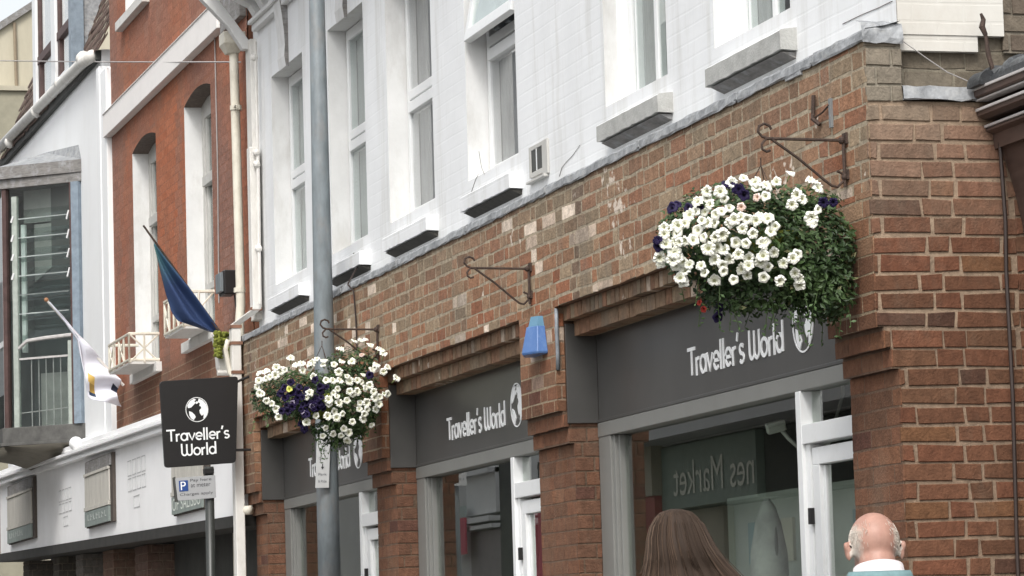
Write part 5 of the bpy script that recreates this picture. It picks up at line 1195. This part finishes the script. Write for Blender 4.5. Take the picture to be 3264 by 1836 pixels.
for i in range(10):
    for z in (4.3, 7.1): b.box(OF, 41+i*4.5, 42.3+i*4.5, z, z+1.7, -.09, -.04)
b.build('window', M['dark'], t)
t = thing('pink_banner', 'pink and red banner hung on a pole across the street', 'banner', (-39, -7.9, 3))
b = MB(); b.box(OF, 38.15, 39.2, 2.86, 3.42, .13, .16); b.build('cloth', M['banner'], t)
b = MB(); b.box(OF, 38.13, 39.22, 3.43, 3.60, .13, .16); b.build('top_panel', mat('banner_top', (.5, .58, .55), .6), t)
b = MB(); b.tube([OF(39.25, 0, .14), OF(39.25, 3.7, .14)], .04, 8); b.build('pole', M['galv'], t)

# ================================================================== PEOPLE
def remesh(o, vox, sm=6):
    r = o.modifiers.new('remesh', 'REMESH'); r.mode = 'VOXEL'; r.voxel_size = vox; r.use_smooth_shade = True
    s = o.modifiers.new('smooth', 'SMOOTH'); s.iterations = sm; s.factor = .5
def limb(b, pts, rs, seg=14):
    b.tube(pts, rs, seg)
    for p, r in zip(pts, rs): b.sphere(p, r*.99, 12, 8)
def hand(b, wr, side, dirv=Vector((0, .1, -1))):
    d = dirv.normalized(); s = Vector((side, 0, 0)); f = Vector((0, 1, 0))
    palm = wr+d*.05; b.sphere(palm, .045, 12, 8, scale=(.42, .85, 1.15))
    for i, (o, L) in enumerate(((-.030, .066), (-.010, .078), (.010, .074), (.029, .058))):
        k = wr + d*.088 + f*(-o); q = k+d*L*.5+s*(-.008); e = q+d*L*.42+s*(-.022)
        b.tube([wr+d*.05+f*(-o*.8), k, q, e], [.010, .0095, .0088, .0075], 8); b.sphere(e, .0075, 8, 6)
    k = wr+d*.03+f*.034; b.tube([wr+d*.02+f*.02, k+f*.012, k+f*.022+d*.035, k+f*.018+d*.06], [.013, .012, .0105, .009], 8); b.sphere(k+f*.018+d*.06, .009, 8, 6)
def face(b, H, Rm, w=1.0):
    def P(x, y, z): return H + Rm @ Vector((x, y, z))
    b.sphere(H+Rm@Vector((0, -.012, .022)), .1, 24, 16, scale=(.80*w, 1.0, .98), mat=Rm)       # cranium
    b.sphere(P(0, .028, -.045), .078, 20, 12, scale=(.80*w, .86, 1.0), mat=Rm)                    # jaw
    b.sphere(P(0, .055, -.095), .03, 12, 8, scale=(1, .9, .8), mat=Rm)                            # chin
    b.tube([P(0, .082, .012), P(0, .104, -.022), P(0, .094, -.034)], [.009, .015, .011], 8)       # nose
    for s in (-1, 1):
        b.sphere(P(s*.034, .075, .022), .018, 10, 8, scale=(1.1, .6, .6), mat=Rm)                 # brow
        b.sphere(P(s*.036, .066, -.020), .022, 10, 8, scale=(1, .7, .8), mat=Rm)                  # cheek
        b.sphere(P(s*.086*w, -.010, -.014), .034, 12, 10, scale=(.36, .55, 1.0), mat=Matrix.Rotation(0, 3, 'X') @ Rm @ Matrix.Rotation(s*-.5, 3, 'Z'))          # ear
        b.sphere(P(s*.094*w, -.020, .004), .020, 10, 8, scale=(.45, .8, 1.0), mat=Rm)
    b.tube([P(-.022, .088, -.062), P(0, .094, -.060), P(.022, .088, -.062)], [.005, .0075, .005], 6)   # lips
def features(t, H, Rm):
    def P(x, y, z): return H + Rm @ Vector((x, y, z))
    for s in (-1, 1):
        b = MB(); b.sphere(P(s*.032, .078, .004), .0125, 12, 8); e = b.build('eye', mat('eye_white', (.75, .73, .70), .2), t, smooth=True)
        b = MB(); b.sphere(P(s*.032, .0865, .004), .0056, 10, 6); b.build('iris', mat('iris', (.05, .06, .05), .2), e, smooth=True)
def person(label, loc, yaw, skin, top, trousers, H0, lean, head_w, male=True, group=None, s=1.0):
    t = thing('person', label, 'person', loc, yaw, group)
    T = Matrix.Translation(loc) @ Matrix.Rotation(yaw, 4, 'Z')
    V = lambda x, y, z: Vector((x, y, z))*s
    Rm = Matrix.Rotation(-lean, 3, 'X'); H = Vector(H0)
    b = MB(); face(b, H, Rm, head_w)
    nb = V(0, -.015, 1.44); limb(b, [H+Rm@Vector((0, -.03, -.07)), H.lerp(nb, .55)+Vector((0, -.012, 0)), nb], [.066, .064, .074])
    sh = .185 if male else .165
    tor = [(.90, .155, .115), (1.02, .145, .10), (1.15, .145, .105), (1.30, .165, .115), (1.40, .165, .10), (1.46, .11, .075)]
    b.loft([[V(w_*math.cos(R(a)), -.0+d_*math.sin(R(a)), z) for a in range(0, 360, 15)] for z, w_, d_ in tor])
    for sd_ in (-1, 1):
        limb(b, [V(sd_*sh, -.01, 1.41), V(sd_*(sh+.045), -.03, 1.13), V(sd_*(sh+.045), .05, .90)], [.052, .043, .030])
        hand(b, V(sd_*(sh+.045), .055, .885), sd_)
        limb(b, [V(sd_*.09, 0, .90), V(sd_*.10, .02, .50), V(sd_*.105, -.02, .09)], [.085, .058, .040])
        limb(b, [V(sd_*.105, -.03, .05), V(sd_*.115, .16, .035)], [.045, .035])
    b.v = [T @ p for p in b.v]
    o = b.build('body', skin, t); remesh(o, .0075, 5)
    return t, T, H, Rm, sh
def clothes(t, T, sh, jacket, trousers, shoe, s=1, g=.016):
    V = lambda x, y, z: Vector((x, y, z))*s
    b = MB(); tor = [(.82, .18, .14), (.95, .18, .14), (1.15, .175, .13), (1.30, .195, .14), (1.40, .20, .125), (1.46, .15, .105), (1.50, .085, .085)]
    b.loft([[V(w_*math.cos(R(a)), d_*math.sin(R(a))-.005, z) for a in range(0, 360, 15)] for z, w_, d_ in tor])
    for sd_ in (-1, 1): limb(b, [V(sd_*sh, -.01, 1.405), V(sd_*(sh+.045), -.03, 1.13), V(sd_*(sh+.045), .05, .915)], [.075, .060, .047])
    b.v = [T @ p for p in b.v]; o = b.build('jacket', jacket, t); remesh(o, .012, 6)
    b = MB(); b.loft([[V(w_*math.cos(R(a)), d_*math.sin(R(a)), z) for a in range(0, 360, 15)] for z, w_, d_ in ((.80, .165, .125), (.95, .16, .12))])
    for sd_ in (-1, 1): limb(b, [V(sd_*.09, 0, .86), V(sd_*.10, .02, .50), V(sd_*.105, -.02, .11)], [.105, .078, .062])
    b.v = [T @ p for p in b.v]; o = b.build('trousers', trousers, t); remesh(o, .014, 4)
    for sd_ in (-1, 1):
        b = MB(); limb(b, [V(sd_*.105, -.04, .055), V(sd_*.118, .19, .045)], [.055, .045]); b.v = [T @ p for p in b.v]; o = b.build('shoe', shoe, t); remesh(o, .012, 3)
YAW = math.atan2(FW.y, FW.x) - math.pi/2
def balding(m):
    nt = m.node_tree; N = nt.nodes; L = nt.links; b = N['Principled BSDF']; src = b.inputs['Base Color'].links[0].from_socket
    tc = N.new('ShaderNodeTexCoord'); sp = N.new('ShaderNodeSeparateXYZ'); L.new(tc.outputs['Object'], sp.inputs[0])
    nz = N.new('ShaderNodeTexNoise'); nz.inputs['Scale'].default_value = 55; nz.inputs['Detail'].default_value = 5; L.new(tc.outputs['Object'], nz.inputs['Vector'])
    def mr(sock, a, c, ab=False):
        if ab: q = N.new('ShaderNodeMath'); q.operation = 'ABSOLUTE'; L.new(sock, q.inputs[0]); sock = q.outputs[0]
        w = N.new('ShaderNodeMath'); w.operation = 'MULTIPLY_ADD'; L.new(nz.outputs['Fac'], w.inputs[0]); w.inputs[1].default_value = .03; L.new(sock, w.inputs[2])
        r = N.new('ShaderNodeMapRange'); r.inputs['From Min'].default_value = a+.015; r.inputs['From Max'].default_value = c+.015; L.new(w.outputs[0], r.inputs['Value']); return r.outputs[0]
    f = [mr(sp.outputs['X'], .048, .072, True), mr(sp.outputs['Z'], 1.615, 1.64), mr(sp.outputs['Z'], 1.745, 1.715), mr(sp.outputs['Y'], .10, .07), mr(sp.outputs['X'], .0905, .0855, True)]
    cur = f[0]
    for g in f[1:]: q = N.new('ShaderNodeMath'); q.operation = 'MULTIPLY'; L.new(cur, q.inputs[0]); L.new(g, q.inputs[1]); cur = q.outputs[0]
    q = N.new('ShaderNodeMath'); q.operation = 'MULTIPLY'; L.new(cur, q.inputs[0]); q.inputs[1].default_value = .9; cur = q.outputs[0]
    mx = N.new('ShaderNodeMix'); mx.data_type = 'RGBA'; L.new(cur, mx.inputs['Factor']); L.new(src, mx.inputs['A']); mx.inputs['B'].default_value = (.66, .60, .53, 1); L.new(mx.outputs['Result'], b.inputs['Base Color'])
    return m
skin = mat('skin', (.40, .228, .176), .5, var=.12, scale=26, spec=.4, bump=.08, dirt=((.34, .15, .11), .5, 14, (1, 1, 1)))
# bald man
balding(skin)
mx_, my_ = 1.735, -.735
t, T, H, Rm, sh = person('bald man with white side hair and teal jacket walking away near the brick corner', (mx_, my_, 0), YAW+R(6), skin, None, None, (0, .05, 1.660), R(20), 1.06, s=1.055)
clothes(t, T, sh, mat('teal_jacket', (.155, .255, .265), .85, var=.15, scale=30), mat('grey_trousers', (.12, .12, .12), .9), M['black'], s=1.055)
b = MB(); 
for k in range(13):   # white shirt collar: a standing band open at the front
    pass
rings = []
for z, r0 in ((1.475, .100), (1.50, .094), (1.535, .087), (1.565, .083), (1.560, .079), (1.50, .084)):
    rings.append([Vector((r0*1.02*math.cos(R(a)), -.028+.30*(z-1.5)+r0*math.sin(R(a)), z+.030-.026*math.sin(R(a)))) for a in range(0, 360, 12)])
b.loft(rings, cap=False); b.v = [T @ p for p in b.v]; b.build('shirt_collar', mat('white_shirt', (.78, .72, .72), .7), t, smooth=True)
b = MB(); rings = []
for z, r0 in ((1.44, .135), (1.475, .112), (1.505, .098), (1.520, .092), (1.512, .088), (1.46, .092)):
    rings.append([Vector((r0*1.14*math.cos(R(a)), -.026+r0*1.0*math.sin(R(a)), z+.062)) for a in range(0, 360, 12)])
b.loft(rings, cap=False); b.v = [T @ p for p in b.v]; b.build('jacket_collar', bpy.data.materials['teal_jacket'], t, smooth=True)
hm = mat('white_hair', (.62, .56, .49), .8, var=.2, scale=60, bump=.6, bscale=160)
for s in (-1, 1):
    b = MB(); rg = random.Random(5)
    for i in range(350):
        th = R(rg.triangular(-35, 72, 10)); zz = rg.triangular(-.052, .062, .01)
        d = Vector((s*math.cos(th), -math.sin(th), zz/.098)); d = d/math.sqrt(d.x**2+d.y**2+(zz/.098)**2)
        p = H + Rm @ (Vector((0, -.012, .022)) + Vector((d.x*.0848, d.y*.0995, d.z*.0975))); q = p + Rm @ Vector((s*.0012, -.007, -.011))
        b.tube([p, q], [.0008, .0004], 3, cap=False)
    b.v = [T @ p for p in b.v]; b.build('side_hair', hm, t)
b = MB()
for s in (-1, 1): b.tube([H+Rm@Vector((s*.078, .085, .012)), H+Rm@Vector((s*.091, .0, .018)), H+Rm@Vector((s*.089, -.022, .008)), H+Rm@Vector((s*.085, -.036, -.006))], .0028, 6)
b.tube([H+Rm@Vector((-.078, .085, .012)), H+Rm@Vector((0, .105, .010)), H+Rm@Vector((.078, .085, .012))], .0025, 6); b.v = [T @ p for p in b.v]; b.build('glasses', M['black'], t)
Hw = T @ H; 
class _T: pass
def feat(t, T, H, Rm):
    for s in (-1, 1):
        b = MB(); b.sphere(H+Rm@Vector((s*.032, .078, .004)), .0125, 12, 8); b.v = [T @ p for p in b.v]; e = b.build('eye', mat('eye_white', (.75, .73, .70), .2), t, smooth=True)
        b = MB(); b.sphere(H+Rm@Vector((s*.032, .0865, .004)), .0056, 10, 6); b.v = [T @ p for p in b.v]; b.build('iris', mat('iris', (.05, .06, .05), .2), e, smooth=True)
feat(t, T, H, Rm)
# long haired woman
wx_, wy_ = 2.60, -1.735
t, T, H, Rm, sh = person('woman with long brown hair seen from behind in front of the large shop window', (wx_, wy_, 0), YAW-R(14), mat('skin_pale', (.58, .36, .28), .5), None, None, (0, .02, 1.632), R(6), .90, male=False)
clothes(t, T, sh, mat('brown_top', (.11, .075, .065), .9, var=.2, scale=30), mat('dark_jeans', (.03, .035, .05), .9), M['black'])
feat(t, T, H, Rm)
TW = Matrix.Translation((wx_, wy_, 0)) @ Matrix.Rotation(YAW, 4, 'Z')       # local x = to the right of the picture
def hsec(z):
    tb = [(1.768, -.004, .015, 0), (1.760, -.004, .045, 0), (1.742, -.002, .066, 0), (1.715, .0, .083, 0), (1.68, .003, .095, -.005), (1.64, .010, .105, -.012), (1.60, .022, .122, -.02), (1.55, .038, .150, -.03), (1.48, .055, .178, -.045), (1.40, .060, .19, -.06), (1.30, .05, .17, -.06), (1.22, .045, .11, -.05)]
    for a, c in zip(tb, tb[1:]):
        if z <= a[0] and z >= c[0]:
            k = (a[0]-z)/(a[0]-c[0]); return [a[i]+(c[i]-a[i])*k for i in (1, 2, 3)]
    return tb[-1][1:]
hairm = mat('brown_hair', rough=.72, attr=True, var=.14, scale=7, stretch=(12, 12, .8), spec=.22)
b = MB(); rings = []; zs = [1.768, 1.764, 1.758, 1.75, 1.74, 1.725, 1.70, 1.67, 1.64, 1.60, 1.56, 1.52, 1.48, 1.42, 1.36, 1.30, 1.22]; n = 110
for z in zs:
    cx, hw, cy = hsec(z); dep = min(hw*1.05, .115 if z > 1.6 else .10)
    r = []
    for i in range(n):
        a = 2*math.pi*i/n; rip = 1+.012*math.sin(i*.9+math.sin(z*9)*1.2)+.012*math.sin(i*2.3+z*14)+.05*noise.noise((i*.09, z*4.5, 8))+.03*noise.noise((i*.2, z*9, 3))*min(1, max(0, (1.72-z)*6))+.02*noise.noise((i*.35, z*2.5, 2))
        r.append(TW @ Vector((cx+hw*rip*math.cos(a), cy+dep*rip*math.sin(a), z)))
    rings.append(r)
for k in range(len(rings)-1):
    for i in range(n):
        a = i/n; ln = .5+.5*noise.noise((i*.22, zs[k]*.8, 5)); lt = max(0, -math.cos(2*math.pi*a))     # highlight on one side put into the streak colours
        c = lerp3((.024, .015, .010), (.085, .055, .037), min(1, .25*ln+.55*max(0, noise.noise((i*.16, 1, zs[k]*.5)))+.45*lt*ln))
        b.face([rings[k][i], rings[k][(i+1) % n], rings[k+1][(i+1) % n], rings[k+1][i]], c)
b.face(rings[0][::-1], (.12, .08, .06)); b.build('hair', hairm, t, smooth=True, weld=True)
b = MB(); rg = random.Random(8)
for i in range(90):
    a = rg.uniform(math.pi, 2*math.pi) if rg.random() < .8 else rg.uniform(0, math.pi); pts = []
    fly = rg.random() < .12
    z = 1.764 - rg.random()*.02; off = rg.uniform(1.0, 1.03); zend = rg.uniform(1.2, 1.6); da = rg.uniform(-.15, .15)
    while z > zend:
        cx, hw, cy = hsec(z); dep = min(hw*1.05, .115 if z > 1.6 else .10)
        pts.append(TW @ Vector((cx+hw*off*math.cos(a), cy+dep*off*math.sin(a), z))); a += da*.12; off += rg.uniform(-.010, .011) + (.012 if fly else 0); z -= .035
    if len(pts) > 2:
        k = rg.random(); c = lerp3((.030, .019, .013), (.12, .08, .056), k**2)
        b.tube(pts, [.0009+.0006*rg.random()]*len(pts), 3, c, cap=False)
b.build('hair_strands', hairm, t)
